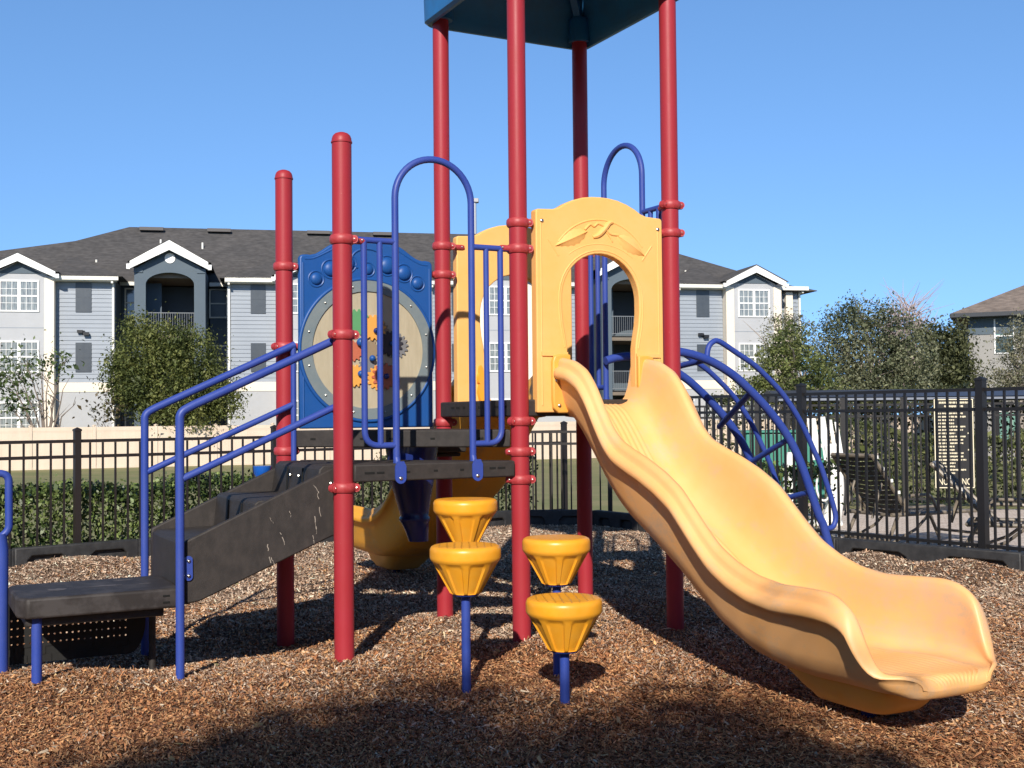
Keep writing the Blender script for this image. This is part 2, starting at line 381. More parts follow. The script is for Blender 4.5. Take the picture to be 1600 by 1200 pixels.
# ------------------------------------------------------------------ play structure
PS = empty('play_structure', B0, YAW, label='red, blue and yellow play structure with posts, slides, steps and canopy on the mulch', cat='play structure')
s = S
A, Bp, Cp, D, E_, F_ = (-s, 0), (0, 0), (s, 0), (-s, s), (0, s), (s, s)
def arm(mb, p, z, dirv, L=.15, r=.021):
    d = Vector((*dirv, 0)).normalized(); c = Vector((*p, z))
    mb.tube([c+d*.05, c+d*(L-.02), c+d*(L-.005), c+d*L], [r, r, r*.85, r*.4], 12)
def post(p, z0, top, clamps, cap):
    o = MB().tube([(0, 0, z0), (0, 0, top)], .0565, 32).build('post', RED, PS); o.location = (*p, 0)
    if cap:
        c = MB().lathe([(.058, 0), (.061, .002), (.061, .010), (.058, .012), (.056, .028), (.050, .044), (.038, .056), (.020, .063), (.004, .065)], n=32).build('post_cap', RED, o); c.location = (0, 0, top-.008)
    for z, lugs, arms in clamps:
        mb = MB().lathe([(.056, -.028), (.064, -.026), (.071, -.016), (.073, 0), (.071, .016), (.064, .026), (.056, .028)], n=32)
        for a in lugs:
            d = Vector((math.cos(a), math.sin(a), 0)); q = Vector((0, 0, 0))
            mb.tube([d*.06, d*.078, d*.088, d*.092], [.027, .026, .021, .010], 12)
            n = Vector((-d.y, d.x, 0))
            mb.tube([d*.072-n*.018-Vector((0,0,0)), d*.072+n*.018], .024, 12)
        for dv, L in arms: arm(mb, (0, 0), 0, dv, L)
        mb.k = 1
        for a in lugs:
            d = Vector((math.cos(a), math.sin(a), 0)); n = Vector((-d.y, d.x, 0))
            if n.y > 0: n = -n
            mb.ball(d*.074+n*.019, .0085, 8)
        for dv, L in arms:
            d = Vector((*dv, 0)).normalized(); mb.ball(d*(L-.02)+Vector((-.3, -.9, .1)).normalized()*.018, .008, 8)
        c = mb.build('clamp', [REDC, STEEL], o); c.location = (0, 0, z)
    return o
U_, V_ = (1, 0), (0, 1); NU, NV = (-1, 0), (0, -1)
L1 = R_(200), R_(-20); L2 = R_(-30),
post(A, -.25, 2.985, [(2.423, L2, [(U_, .14)]), (1.878, L1, []), (1.007, L1, [])], True)
post(D, -.35, 2.985, [(2.401, L2, [(U_, .17)]), (1.874, L1, []), (1.192, L2, [])], True)
post(Bp, -.25, 4.36, [(2.595, L2, [(U_, .12)]), (2.434, L2, [(NU, .13)]), (1.374, L1, []), (1.188, L2, [(NU, .1)]), (1.017, L2, [(NU, .1)])], False)
post(E_, -.25, 4.36, [(2.602, L2, [(U_, .17)]), (2.401, L2, [(NU, .17)]), (1.367, L2, [])], False)
post(Cp, -.25, 4.36, [(2.789, L1, [(V_, .12)]), (2.604, L2, [(NU, .10)])], False)
post(F_, -.25, 4.36, [(2.789, L2, [(NV, .12)]), (2.602, L2, [(NU, .12)])], False)

# canopy: rim, inner ledge, pyramid with ceiling ribs
def rr(x0, x1, r, n=5):             # rounded square, counter-clockwise
    out = []
    for cx, cy, a0 in ((x1-r, x1-r, 0), (x0+r, x1-r, 90), (x0+r, x0+r, 180), (x1-r, x0+r, 270)):
        for k in range(n+1):
            a = R_(a0+90*k/n); out.append((cx+r*math.cos(a), cy+r*math.sin(a)))
    return out
def ring(x0, x1, r, z): return [Vector((a, b, z)) for a, b in rr(x0, x1, r)]
mb = MB(); c0 = s/2
secs = [ring(-.085, s+.085, .07, 4.17), ring(-.105, s+.105, .08, 4.19), ring(-.11, s+.11, .08, 4.40), ring(-.09, s+.09, .08, 4.43), ring(.16, s-.16, .06, 4.74), ring(.40, s-.40, .05, 4.93),
        ring(.40, s-.40, .05, 4.90), ring(.16, s-.16, .06, 4.70), ring(-.03, s+.03, .06, 4.40), ring(-.04, s+.04, .06, 4.24), ring(-.06, s+.06, .06, 4.17)]
n = len(secs[0])
vs = [v for g in secs for v in g]; fs = [(i*n+k, i*n+(k+1) % n, ((i+1) % len(secs))*n+(k+1) % n, ((i+1) % len(secs))*n+k) for i in range(len(secs)) for k in range(n)]
mb.add(vs, fs).add(ring(.41, s-.41, .05, 4.93), [tuple(range(n))]).add(ring(.41, s-.41, .05, 4.90), [tuple(range(n))[::-1]])
roof = mb.build('canopy_roof', ROOFB, PS, angle=30)
mb = MB()
for a, b in (((0, 0), (.42, .42)), ((s, 0), (s-.42, .42)), ((0, s), (.42, s-.42)), ((s, s), (s-.42, s-.42))):
    mb.bar((*a, 4.36), (*b, 4.86), .05, .05)
for p in (Bp, Cp, E_, F_): mb.lathe([(.085, 4.2), (.085, 4.36), (.07, 4.38)], (*p, 0), 20)
for q in (.38, .76):
    mb.bar((q, -.05, 4.43), (q, .38, 4.82), .03, .03); mb.bar((q, s+.05, 4.43), (q, s-.38, 4.82), .03, .03)
mb.build('canopy_rib', ROOFB, roof)

# decks, each a vinyl-coated plate with a deep slotted edge
def deck(poly, z0, z1, slots=()):
    o = MB().prism(poly, lambda x, y: (x, y, z0), lambda x, y: (x, y, z1)).build('deck', DECK, PS, smooth=True, bevel=.010, segs=3)
    if slots:
        each('slot', SLOT, o, [lambda mb, p=p, q=q, z=z, h=h: mb.bar((*p, z), (*q, z), .004, h) for p, q, z, h in slots], smooth=False)
    return o
fa_ = lambda u0, u1, z, h=.012: ((u0, -.0505), (u1, -.0505), z, h)
deck([(-1.092, -.05), (-.060, -.05), (-1.092, .985)], 1.037, 1.138, [fa_(-1.03, -.97, 1.088), fa_(-.955, -.91, 1.088), fa_(-.775, -.75, 1.088), fa_(-.60, -.575, 1.09), fa_(-.43, -.405, 1.09), fa_(-.235, -.195, 1.094), fa_(-.18, -.13, 1.094)])
dg = lambda t0, t1, z=1.27: ((-1.092+1.032*t0-.0004, 1.042-1.032*t0-.0004), (-1.092+1.032*t1-.0004, 1.042-1.032*t1-.0004), z, .012)
deck([(-1.092, 1.042), (-.060, .010), (-.05, 1.15), (-1.08, 1.18)], 1.215, 1.325, [dg(.07, .095), dg(.45, .47), dg(.64, .66), dg(.86, .88), dg(.31, .33)])
e1 = lambda v0, v1: ((-.0405, v0), (-.0405, v1), 1.465, .014)
deck([(-.04, -.03), (s+.04, -.03), (s+.04, s+.03), (-.04, s+.03)], 1.403, 1.507, [e1(.92, .87), e1(.84, .79), e1(.73, .70), e1(.63, .6), e1(.5, .48), e1(.38, .36), e1(.26, .2), e1(.16, .1)])
mb = MB()                                             # collars under the decks
mb.box((-.12, s-.12, 1.16), (.12, s+.10, 1.213)); mb.box((-.09, s-.09, 1.13), (.09, s+.08, 1.158))
mb.build('deck_collar', DECK, PS, bevel=.01)

# arched climb-through rails
def loop_rail():
    mb = MB(); r = .0205; c = -.567; q = .2465
    arc = [(c-q*math.cos(a), 0, 2.69+q*math.sin(a)) for a in np.linspace(0, PI, 25)]
    mb.tube([(c-q, 0, 1.07), (c-q, 0, 1.6)]+arc+[(c+q, 0, 1.6), (c+q, 0, 1.07)], r, 16)
    for sg, x0 in ((-1, -1.06), (1, -.072)):
        leg = c+sg*q
        mb.tube([(x0-sg*.0, 0, 2.43), (leg, 0, 2.43)], .018, 14)
        o1, o2 = (leg+sg*.195, leg+sg*.098)
        mb.tube(fillet([(o1, 0, 2.43), (o1, 0, 1.242), (leg, 0, 1.242)], .09), .0185, 14)
        mb.tube([(o2, 0, 2.43), (o2, 0, 1.242)], .0175, 14)
        # foot plate
        pl = [(leg+.034*math.cos(a), 1.055+.034*math.sin(a)) for a in np.linspace(PI, 2*PI, 9)]+[(leg+.034, 1.12), (leg+.02, 1.15), (leg-.02, 1.15), (leg-.034, 1.12)]
        mb.prism(pl, lambda x, z: (x, -.056, z), lambda x, z: (x, -.066, z))
        mb.tube([(leg, 0, 1.17), (leg, -.02, 1.12), (leg, -.058, 1.085)], [r, r*.95, r*.6], 12)
    o = mb.build('loop_rail', BLUE, PS)
    for sg in (-1, 1):
        b = MB().ball((c+sg*q, -.066, 1.052), .013, 10, (1, .6, 1)).build('bolt', STEEL, o)
    return o
lr = loop_rail()
l2 = dup(lr, PS); l2.location = (s, s, .366); l2.rotation_euler = (0, 0, PI/2)

# gear play panel between the two far-left posts
def gear_panel():
    vf, vb = s-.055, s-.005
    half = [(.475, 1.336), (.475, 2.462), (.462, 2.482), (.425, 2.486), (.40, 2.484), (.36, 2.494), (.315, 2.520), (.27, 2.552), (.235, 2.572), (.20, 2.582), (.10, 2.590)]
    poly = [(-.577+a, z) for a, z in half]+[(-.577-a, z) for a, z in half[::-1]]
    o = MB().prism(poly, lambda u, z: (u, vb, z), lambda u, z: (u, vf, z)).build('gear_panel', BLUEP, PS, bevel=.012, segs=3)
    c = (-.577, 1.861); n = 64
    def disc(r0, r1, v, th, M, name):
        mb = MB()
        P = [[Vector((c[0]+r*math.cos(2*PI*k/n), y, c[1]+r*math.sin(2*PI*k/n))) for k in range(n)] for r, y in ((r0, v), (r0, v-th), (r1, v-th), (r1, v))]
        return mb.loft(P, True, False).build(name, M, o)
    mb = MB().tube([(c[0]+.478*math.cos(a), vf-.003, c[1]+.478*math.sin(a)) for a in np.linspace(0, 2*PI, 80)[:-1]], .013, 10, closed=True)
    for q in ((-.452, 1.36, 2.43), (.452, 1.36, 2.43)): mb.tube([(c[0]+q[0], vf+.004, q[1]), (c[0]+q[0], vf+.004, q[2])], .009, 8)
    for sg in (-1, 1): mb.tube(spline([(c[0]+sg*.44, vf+.004, 2.455), (c[0]+sg*.38, vf+.004, 2.462), (c[0]+sg*.30, vf+.004, 2.50), (c[0]+sg*.22, vf+.004, 2.545)]), .008, 8)
    mb.tube([(c[0]+.115*math.cos(a), vf, 2.47+.075*math.sin(a)) for a in np.linspace(R_(-50), R_(230), 26)], .008, 8)
    mb.build('moulded_bead', BLUEP, o)
    mb = MB()
    for du, z, r in ((-.362, 2.325, .040), (-.262, 2.395, .050), (-.15, 2.44, .056), (0, 2.405, .036), (.14, 2.437, .056), (.262, 2.392, .050), (.362, 2.325, .040)):
        mb.ball((c[0]+du, vf, z), r, 20, (1, .55, 1))
        mb.tube([(c[0]+du+(r+.012)*math.cos(a), vf, z+(r+.012)*math.sin(a)) for a in np.linspace(0, 2*PI, 28)[:-1]], .006, 6, closed=True)
    mb.build('bubble_relief', BLUEP, o)
    mb = MB().add([(c[0]+.47*math.cos(2*PI*k/n), vf-.004, c[1]+.47*math.sin(2*PI*k/n)) for k in range(n)], [tuple(range(n))])
    mb.build('window_disc', TAN, o)
    disc(.395, .468, vf-.004, .010, RIMG, 'window_rim')
    each('rim_bolt', STEEL, o, [lambda mb, a=2*PI*(k+.5)/12: mb.ball((c[0]+.432*math.cos(a), vf-.015, c[1]+.432*math.sin(a)), .008, 8) for k in range(12)])
    def L(px, py):                                     # pixel on the panel's front to panel coordinates
        d = ray(px, py); dl = Vector((d.x*CU+d.y*SU, -d.x*SU+d.y*CU, d.z)); o_ = Vector((0, 0, H))-B0
        ol = Vector((o_.x*CU+o_.y*SU, -o_.x*SU+o_.y*CU, o_.z)); t = (vf-.02-ol.y)/dl.y; p = ol+dl*t; return p.x, p.z
    for px, py, r, M, dv, nt_ in ((559, 503, .088, GRN, .012, 14), (584, 512, .088, ORG, .018, 14), (596, 516, .06, BRG, .010, 12), (611, 537, .088, DGR, .018, 14), (620, 540, .088, GRY, .010, 16), (553, 548, .07, RDG, .012, 12),
                                  (578, 547, .075, BRG, .008, 14), (574, 572, .06, GRY, .009, 12), (556, 587, .075, ORG, .016, 14), (601, 588, .092, RDG, .018, 14), (592, 590, .085, ORG, .010, 14)):
        cx, cz = L(px, py); poly = []
        for k in range(nt_*4):
            a = 2*PI*k/(nt_*4); poly.append((cx+(r if k % 4 in (0, 1) else r*.8)*math.cos(a), cz+(r if k % 4 in (0, 1) else r*.8)*math.sin(a)))
        MB().prism(poly, lambda u, z: (u, vf-.004, z), lambda u, z, d=dv: (u, vf-.004-d, z)).build('gear', M, o, smooth=False)
    for px, py, r in ((587, 517, .020), (581, 560, .022), (563, 584, .022), (603, 588, .020), (563, 535, .03), (612, 537, .016)):
        cx, cz = L(px, py); MB().ball((cx, vf-.032, cz), r, 14).build('knob', BLUEP if r != .020 else BLUED, o)
gear_panel()

# yellow arch panels: one behind each slide
def arch_panel():
    cx = .5615; v0, v1 = -.062, .005
    out = [(-.470, 1.425), (-.470, 2.672), (-.458, 2.684), (-.40, 2.687), (-.345, 2.690), (-.305, 2.703), (-.26, 2.730), (-.20, 2.757), (-.13, 2.778), (-.06, 2.788), (0, 2.790)]
    out = out+[(-a, z) for a, z in out[-2::-1]]
    inn = [(.252, 1.425), (.252, 1.83), (.262, 1.90), (.278, 1.98), (.286, 2.06), (.286, 2.13)]
    inn += [(.286*math.cos(a), 2.14+.288*math.sin(a)) for a in np.linspace(.1, PI-.1, 19)]
    inn += [(-a, z) for a, z in inn[5::-1]]
    poly = [(cx+a, z) for a, z in out]+[(cx+a, z) for a, z in inn]
    o = MB().prism(poly, lambda u, z: (u, v1, z), lambda u, z: (u, v0, z)).build('arch_panel', YELP, PS, bevel=.016, segs=3)
    mb = MB()
    P = lambda a, z, y=v0: (cx+a, y, z)
    mb.tube([P(.395*math.cos(a), 2.235+.41*math.sin(a), v0+.003) for a in np.linspace(R_(38), R_(142), 30)], .007, 8)
    mb.tube([P(.385*math.cos(a), 2.13+.36*math.sin(a), v0+.003) for a in np.linspace(R_(52), R_(128), 30)], .005, 8)
    for sg in (-1, 1):
        mb.tube([P(sg*.435, 1.47, v0+.003), P(sg*.435, 2.60, v0+.003)], .007, 8)
        mb.tube([P(sg*.31, 2.40, v0+.003), P(sg*.385, 2.50, v0+.003)], .007, 8)
    edge = [(cx+a*1.085, v0+.002, 2.13+(z-2.13)*1.075) if z > 1.85 else (cx+a*1.085, v0+.002, z) for a, z in inn[1:-1]]
    mb.tube(edge, .006, 8)
    for sg in (-1, 1): mb.box(P(sg*.255, 1.775, v0-.010), P(sg*.44, 1.80, v0+.02))
    mb.build('moulded_bead', YELP, o)
    def leaf(x0, z0, x1, z1, w):
        a, b = Vector((x0, 0, z0)), Vector((x1, 0, z1)); d = b-a; n_ = Vector((-d.z, 0, d.x)).normalized(); secs = []
        for k in range(13):
            t = k/12; hw = w*math.sin(PI*t**.8)*(1-.1*t)+.002; c = a+d*t; g = []
            for q in np.linspace(-1, 1, 9):
                g.append(Vector((cx, v0, 0))+c+n_*hw*q+Vector((0, -.016*(1-abs(q)**1.5)*(math.sin(PI*t)**.5)-(.005 if abs(q) < .05 else 0)+.004*(k % 2)*abs(q), 0)))
            secs.append(g)
        return MB().loft(secs, False, False).build('leaf_relief', YELP, o)
    leaf(-.10, 2.565, -.335, 2.46, .052); leaf(.12, 2.55, .33, 2.43, .052)
    mb = MB().tube(spline([P(-.12, 2.575), P(-.08, 2.61), P(-.05, 2.60), P(-.02, 2.62), P(.03, 2.60), P(.07, 2.56), P(.13, 2.555)], 5), .008, 8)
    mb.tube(spline([P(-.06, 2.53), P(-.02, 2.545), P(.02, 2.58), P(.06, 2.625), P(.09, 2.635)], 5), [.010+.008*math.sin(PI*k/20) for k in range(21)], 8)
    mb.tube(spline([P(.04, 2.57), P(.07, 2.535), P(.085, 2.51)], 5), .006, 8)
    mb.build('vine_relief', YELP, o)
    each('bolt', STEEL, o, [lambda mb, a=a: mb.ball((cx+a, v0, 2.611), .014, 10, (1, .6, 1)) for a in (-.427, .435)])
    return o
ap = arch_panel()
ap2 = dup(ap, PS); ap2.location = (s, s, 0); ap2.rotation_euler = (0, 0, PI)

# wave slides
def slide():
    cx = .5615
    crest = np.array([(0.04, 1.765), (-.10, 1.760), (-.25, 1.735), (-.38, 1.675), (-.48, 1.575), (-.56, 1.46), (-.66, 1.335), (-.75, 1.262), (-.87, 1.215), (-1.02, 1.165), (-1.18, 1.10), (-1.33, 1.02), (-1.44, .925), (-1.55, .83), (-1.66, .745), (-1.80, .68), (-1.95, .635), (-2.12, .615), (-2.30, .617), (-2.45, .614), (-2.53, .602), (-2.60, .567), (-2.66, .505), (-2.71, .415), (-2.745, .345), (-2.78, .300), (-2.82, .282), (-2.87, .26)])
    bed = np.array([(0.04, 1.475), (-.06, 1.475), (-.16, 1.43), (-.28, 1.315), (-.40, 1.18), (-.52, 1.06), (-.66, .945), (-.80, .855), (-1.0, .75), (-1.2, .64), (-1.4, .515), (-1.6, .40), (-1.8, .325), (-2.0, .288), (-2.3, .272), (-2.6, .266), (-2.74, .262), (-2.80, .252), (-2.84, .236), (-2.87, .215)])
    N = 110
    tv = np.concatenate([np.linspace(.04, -2.4, 84), np.linspace(-2.42, -2.79, 22), [-2.79-.058*math.sin(R_(a)) for a in (15, 30, 45, 60, 72, 82, 88)]])
    ft = lambda P, v: np.interp(-v, -P[:, 0], P[:, 1])
    def sm(P):                                          # soften the polyline
        vv = np.linspace(.04, P[-1, 0], 400); zz = ft(P, vv)
        for _ in range(14): zz[1:-1] = .25*zz[:-2]+.5*zz[1:-1]+.25*zz[2:]
        return np.c_[vv, zz]
    crest, bed = sm(crest), sm(bed)
    secs = []
    for i, v in enumerate(tv):
        lift = .028*smooth((-v-2.1)/.5); zb = ft(bed, v)+lift; zc = max(ft(crest, v)+lift*.6, zb-.005); d = max(zc-zb, .0)
        if v < -2.62:
            q = smooth((-v-2.62)/.17); zb = zb*(1-q)+q*(.244+.052*ct); d = max(zc-zb, 0)*(1-q)+q*.02*ct; zc = zb+d
        wid = 1+.05*smooth((-v-.3)/1.8)
        ct = math.sqrt(max(0, 1-(max(0, -v-2.79)/.058)**2))
        fl = max(.02, 1-min(1, max(0, -v-2.52)/.345)**2.9)**(1/2.9); fo = smooth((-v-2.64)/.15); lk = (1-.30*smooth((-v-2.48)/.25))*ct*(1-.65*fo); lx = .25+.75*smooth((.02-v)/.16)               # plan outline rounds off at the exit
        sp = smooth((-v-1.85)/.6); roll = smooth((-v-2.72)/.15)
        P = []
        ins = [(.0, .0), (.125, .0), (.165, .012), (.20, .06), (.228, .17), (.250, .36), (.264, .58), (.275, .80), (.284, .93), (.297, 1.0)]
        fx_ = 1+.17*smooth((-v-2.05)/.55)
        for x, h in ins: P.append((fx_*x+sp*.075*smooth(x/.125)*smooth((.297-x)/.10), zb+d*h))
        k = min(1, d/.2)
        lip = [(.315, .004), (.337, -.006), (.347, -.026), (.350, -.048), (.358, -.058), (.374, -.062), (.386, -.082), (.387, -.106), (.374, -.124), (.346, -.126), (.330, -.134)]
        rl_ = [(.312, -.002), (.328, -.010), (.342, -.022), (.354, -.038), (.364, -.056), (.372, -.076), (.376, -.096), (.372, -.112), (.356, -.122), (.334, -.130)]
        q_ = smooth((-v-2.40)/.22); lip = [(a*(1-q_)+c*q_, b_*(1-q_)+d_*q_) for (a, b_), (c, d_) in zip(lip, rl_)]
        for x, h in lip: P.append((.297*fx_+(x-.297)*lx*(1-.22*smooth((-v-2.05)/.55))*(1-.6*fo), zc+h*(.55+.45*k)*lk))
        zu = zb-.075*(1-roll)-.104*roll*ct; zl = P[-1][1]
        for x, t in ((.322*(.6+.4*fx_), .25), (.300*(.6+.4*fx_), .6), (.270*(.6+.4*fx_), .85), (.215*fx_, 1.0), (.10, 1.06), (0, 1.06)):
            P.append((x, zl+(zu-zl)*t if zl > zu else zl-.004*t))
        half = [(x*wid*fl, z) for x, z in P]
        rib = lambda x, z: z+(.0035+.003*roll)*(.3+.7*ct)*math.cos(2*PI*x/.036)*smooth((.135+.11*sp-x)/.02)
        fine = [(x*(1+.8*sp), zb) for x in np.arange(0, .124, .00375)]
        half = [(x*wid*fl, rib(x, z)) for x, z in fine]+half[2:]
        drop = .0
        ringp = [Vector((cx+x, v, z)) for x, z in half]+[Vector((cx-x, v, z)) for x, z in half[::-1][1:-1]]
        secs.append(ringp)
    mb = MB().loft(secs, True, True)
    o = mb.build('slide', YELM, PS, angle=70)
    # bolted flanges against the panel
    for sg in (-1, 1):
        pl = [(sg*.27, 1.42), (sg*.34, 1.42), (sg*.372, 1.45), (sg*.378, 1.50), (sg*.378, 1.74), (sg*.365, 1.775), (sg*.33, 1.785), (sg*.25, 1.785), (sg*.25, 1.60)]
        f = MB().prism([(cx+a, z) for a, z in pl], lambda u, z: (u, -.064, z), lambda u, z: (u, -.098, z)).build('slide_flange', YELD2, o, bevel=.010, segs=3)
        each('bolt', STEEL, o, [lambda mb, a=a, z=z: mb.ball((cx+a, -.099, z), .013, 10, (1, .6, 1)) for a, z in ((sg*.352, 1.622), (sg*.335, 1.468))])
    # hollow foot below the exit
    sec = []
    for z, v0, v1, w in ((.245, -1.88, -2.62, .225), (.20, -1.93, -2.62, .215), (.13, -2.02, -2.60, .18), (.105, -2.06, -2.58, .160), (.08, -2.09, -2.55, .145), (.07, -2.14, -2.52, .12)):
        g = []
        for k in range(28):
            a = 2*PI*k/28; ca, sa = math.cos(a), math.sin(a)
            g.append(Vector((cx+w*math.copysign(abs(ca)**.45, ca), (v0+v1)/2+(v0-v1)/2*math.copysign(abs(sa)**.45, sa), z)))
        sec.append(g)
    MB().loft(sec).build('slide_foot', YELD2, o, angle=50)
    MB().tube([(cx, -2.33, -.2), (cx, -2.33, .08)], .035, 14).build('footing_post', BLUED, o)
    return o
def slide_mat(name, base, pale, scuff):
    """sun-bleached yellow plastic with grey scuffs, both with a shape of their own"""
    M = mat(name, base, .46, spec=.4, var=pale, vscale=2.2, vamt=.7, bump=.03, bscale=180)
    t = M.node_tree; b = t.nodes['Principled BSDF']; lk = b.inputs['Base Color'].links[0].from_socket
    n = t.nodes.new('ShaderNodeTexNoise'); n.inputs['Scale'].default_value = 3.4; n.inputs['Detail'].default_value = 12; n.inputs['Roughness'].default_value = .78
    tc = [q for q in t.nodes if q.type == 'TEX_COORD'][0]; mp = t.nodes.new('ShaderNodeMapping'); mp.inputs['Scale'].default_value = (1.6, .55, .9); t.links.new(tc.outputs['Object'], mp.inputs[0]); t.links.new(mp.outputs[0], n.inputs[0])
    rp = t.nodes.new('ShaderNodeMapRange'); rp.inputs[1].default_value = .50; rp.inputs[2].default_value = .66; rp.inputs[4].default_value = .68
    t.links.new(n.outputs[0], rp.inputs[0])
    mx = t.nodes.new('ShaderNodeMix'); mx.data_type = 'RGBA'; mx.inputs['B'].default_value = (*scuff, 1)
    t.links.new(rp.outputs[0], mx.inputs['Factor']); t.links.new(lk, mx.inputs['A']); t.links.new(mx.outputs['Result'], b.inputs['Base Color'])
    return M
YELM = slide_mat('scuffed yellow slide plastic', (.88, .44, .145), (.88, .50, .23), (.55, .41, .29))
AMB = slide_mat('scuffed amber slide plastic', (.80, .35, .025), (.80, .38, .045), (.52, .30, .10))
YELD2 = mat('amber yellow plastic', (.78, .38, .06), .45, var=(.74, .38, .09), vscale=7, bump=.05, bscale=160)
sl = slide()
sl2 = dup(sl, PS); sl2.location = (s, s, 0); sl2.rotation_euler = (0, 0, PI)
sl2.data = sl2.data.copy(); sl2.data.materials[0] = AMB

# vinyl steps down from the low deck, with their handrails and transfer platform
def stairs():
    wall = [(-1.155, 1.128), (-1.155, .735), (-1.20, .72), (-1.86, .446), (-1.94, .415), (-2.005, .408), (-2.015, .42), (-2.015, .742), (-2.0, .75)]
    z0 = .735
    mb = MB()
    prof = [(-2.012, .40), (-2.012, .72), (-1.99, .737), (-1.64, .742), (-1.62, .93), (-1.60, .945), (-1.27, .945), (-1.245, 1.11), (-1.22, 1.133), (-1.10, 1.134), (-1.10, 1.10), (-1.20, 1.08), (-1.24, .90), (-1.58, .88), (-1.61, .70), (-1.96, .69), (-1.975, .40)]
    mb.prism(prof, lambda u, z: (u, .108, z), lambda u, z: (u, .999, z)); o = mb.build('step_unit', DECK, PS, bevel=.008, segs=2)
    for v0, v1 in ((.075, .112), (.995, 1.032)): MB().prism(wall, lambda u, z: (u, v0, z), lambda u, z: (u, v1, z)).build('side_wall', DECKW, o, bevel=.009, segs=2)
    each('groove', SLOT, o, [lambda mb, u=u, v=v, za=za, zb=zb: mb.bar((u-.012, v, za), (u-.002, v, zb), .016, .006) for u, za, zb in ((-1.628, .76, .92), (-1.262, .965, 1.11)) for v in (.36, .66)], smooth=False)
    each('bolt', STEEL, o, [lambda mb, p=p: mb.ball(p, .010, 8) for p in ((-1.262, .45, 1.06), (-1.262, .62, 1.06), (-1.19, .074, 1.03))])
    # pale scrape marks on the near side wall
    SCR = mat('pale scrape', (.30, .26, .22), .8)
    rnd = random.Random(4); mb = MB()
    for u, z, l, a in ((-1.27, 1.0, .16, -1.45), (-1.29, 1.02, .05, -.9), (-1.285, .86, .12, -1.5), (-1.55, .86, .05, -1.0), (-1.50, .80, .11, -1.2), (-1.56, .70, .10, -1.4), (-1.54, .63, .07, -1.1), (-1.43, .88, .03, -1.4), (-1.30, .74, .06, -1.3)):
        p = []; 
        for k in range(9):
            t_ = k/8; p.append(Vector((u+l*t_*math.cos(a)+rnd.uniform(-.003, .003), .0740, z+l*t_*math.sin(a)+rnd.uniform(-.005, .005))))
        for k in range(8):
            if rnd.random() < .75:
                w = rnd.uniform(.0006, .003); q0, q1 = p[k], p[k+1]
                mb.add([q0+Vector((-w, 0, 0)), q0+Vector((w, 0, 0)), q1+Vector((w, 0, 0)), q1+Vector((-w, 0, 0))], [(0, 1, 2, 3)])
    mb.build('scrape', SCR, o, smooth=False)
    def rail(v, zf):
        r = .0235
        mb = MB().tube(fillet([(-1.095, v, 1.885), (-1.985, v, 1.475), (-2.045, v, 1.44), (-2.045, v, zf)], .11, 9), r, 16)
        mb.tube([(-2.03, v, 1.085), (-1.115, v, 1.492)], .020, 14)
        mb.tube([(-1.105, v, 1.885), (-1.105, v, .96)], .0185, 14)
        q = mb.build('handrail', BLUE, PS)
        return q
    h1 = rail(.045, -.25); rail(1.055, -.35)
    pl = MB().prism([(-2.00+.022*math.cos(a), (.645 if math.sin(a) > 0 else .555)+.022*math.sin(a)) for a in np.linspace(0, 2*PI, 20)[:-1]], lambda u, z: (u+.005, .074, z), lambda u, z: (u+.005, .064, z)).build('rail_plate', BLUE, h1)
    each('bolt', STEEL, h1, [lambda mb, z=z: mb.ball((-1.995, .063, z), .011, 10) for z in (.56, .64)])
    # transfer platform
    poly = [(-2.845, .20), (-2.80, .12), (-2.06, .12), (-2.02, .13), (-2.02, .73), (-2.80, .73), (-2.845, .69)]
    WORN = mat('worn platform vinyl', (.024, .019, .018), .66, var=(.05, .043, .042), vscale=6, vamt=.3, bump=.12, bscale=260, detail=9)
    p = MB().prism(poly, lambda u, v: (u, v, .385), lambda u, v: (u, v, .492)).build('transfer_platform', WORN, PS, bevel=.014, segs=3)
    MB().prism([(-2.80, .19), (-2.10, .19), (-2.10, .68), (-2.80, .68)], lambda u, v: (u, v, .335), lambda u, v: (u, v, .384)).build('platform_frame', DECK, p, bevel=.01)
    each('slot', SLOT, p, [lambda mb, z=z: mb.bar((-2.12, .1185, z), (-2.085, .1185, z), .004, .010) for z in (.455, .42)], smooth=False)
    SCF = mat('pale scuff', (.16, .145, .15), .7, var=(.024, .019, .018), vscale=26, vamt=.8, detail=8)
    def patch(mb, cx, cy, w, h, sd_):
        r_ = random.Random(sd_); P = [(cx+w*(.7+.5*r_.random())*math.cos(2*PI*k/14), cy+h*(.6+.6*r_.random())*math.sin(2*PI*k/14), .4930) for k in range(14)]
        mb.add(P, [tuple(range(14))])
    each('scuff', SCF, p, [lambda mb, q=q: patch(mb, *q) for q in ((-2.62, .40, .055, .05, 1), (-2.37, .42, .085, .03, 2), (-2.16, .40, .035, .02, 3), (-2.25, .60, .06, .02, 5))], smooth=False)
    MB().tube([(-2.745, .20, -.25), (-2.745, .20, .40)], .0265, 16).build('platform_leg', BLUE, p)
    MB().tube([(-2.075, .66, -.25), (-2.075, .66, .40)], .020, 16).build('platform_leg', DECK, p)
    mb = MB().tube([(-2.875, .70, -.25), (-2.875, .70, .70), (-2.885, .70, .78)], .033, 16)
    mb.tube(fillet([(-2.885, .70, .76), (-2.84, .70, .80), (-2.842, .70, 1.115), (-2.96, .70, 1.115), (-2.96, .70, .80), (-2.885, .70, .76)], .05), .021, 14)
    mb.build('grab_handle', BLUE, p)
    SKIRT = mat('black perforated steel', (.007, .007, .007), .7)
    # perforated black skirt behind the platform
    mb = MB(); NX, NZ = 26, 8; u0, u1, zb, zt = -2.93, -2.08, .03, .385; dx = (u1-u0)/NX; dz = (zt-zb)/NZ
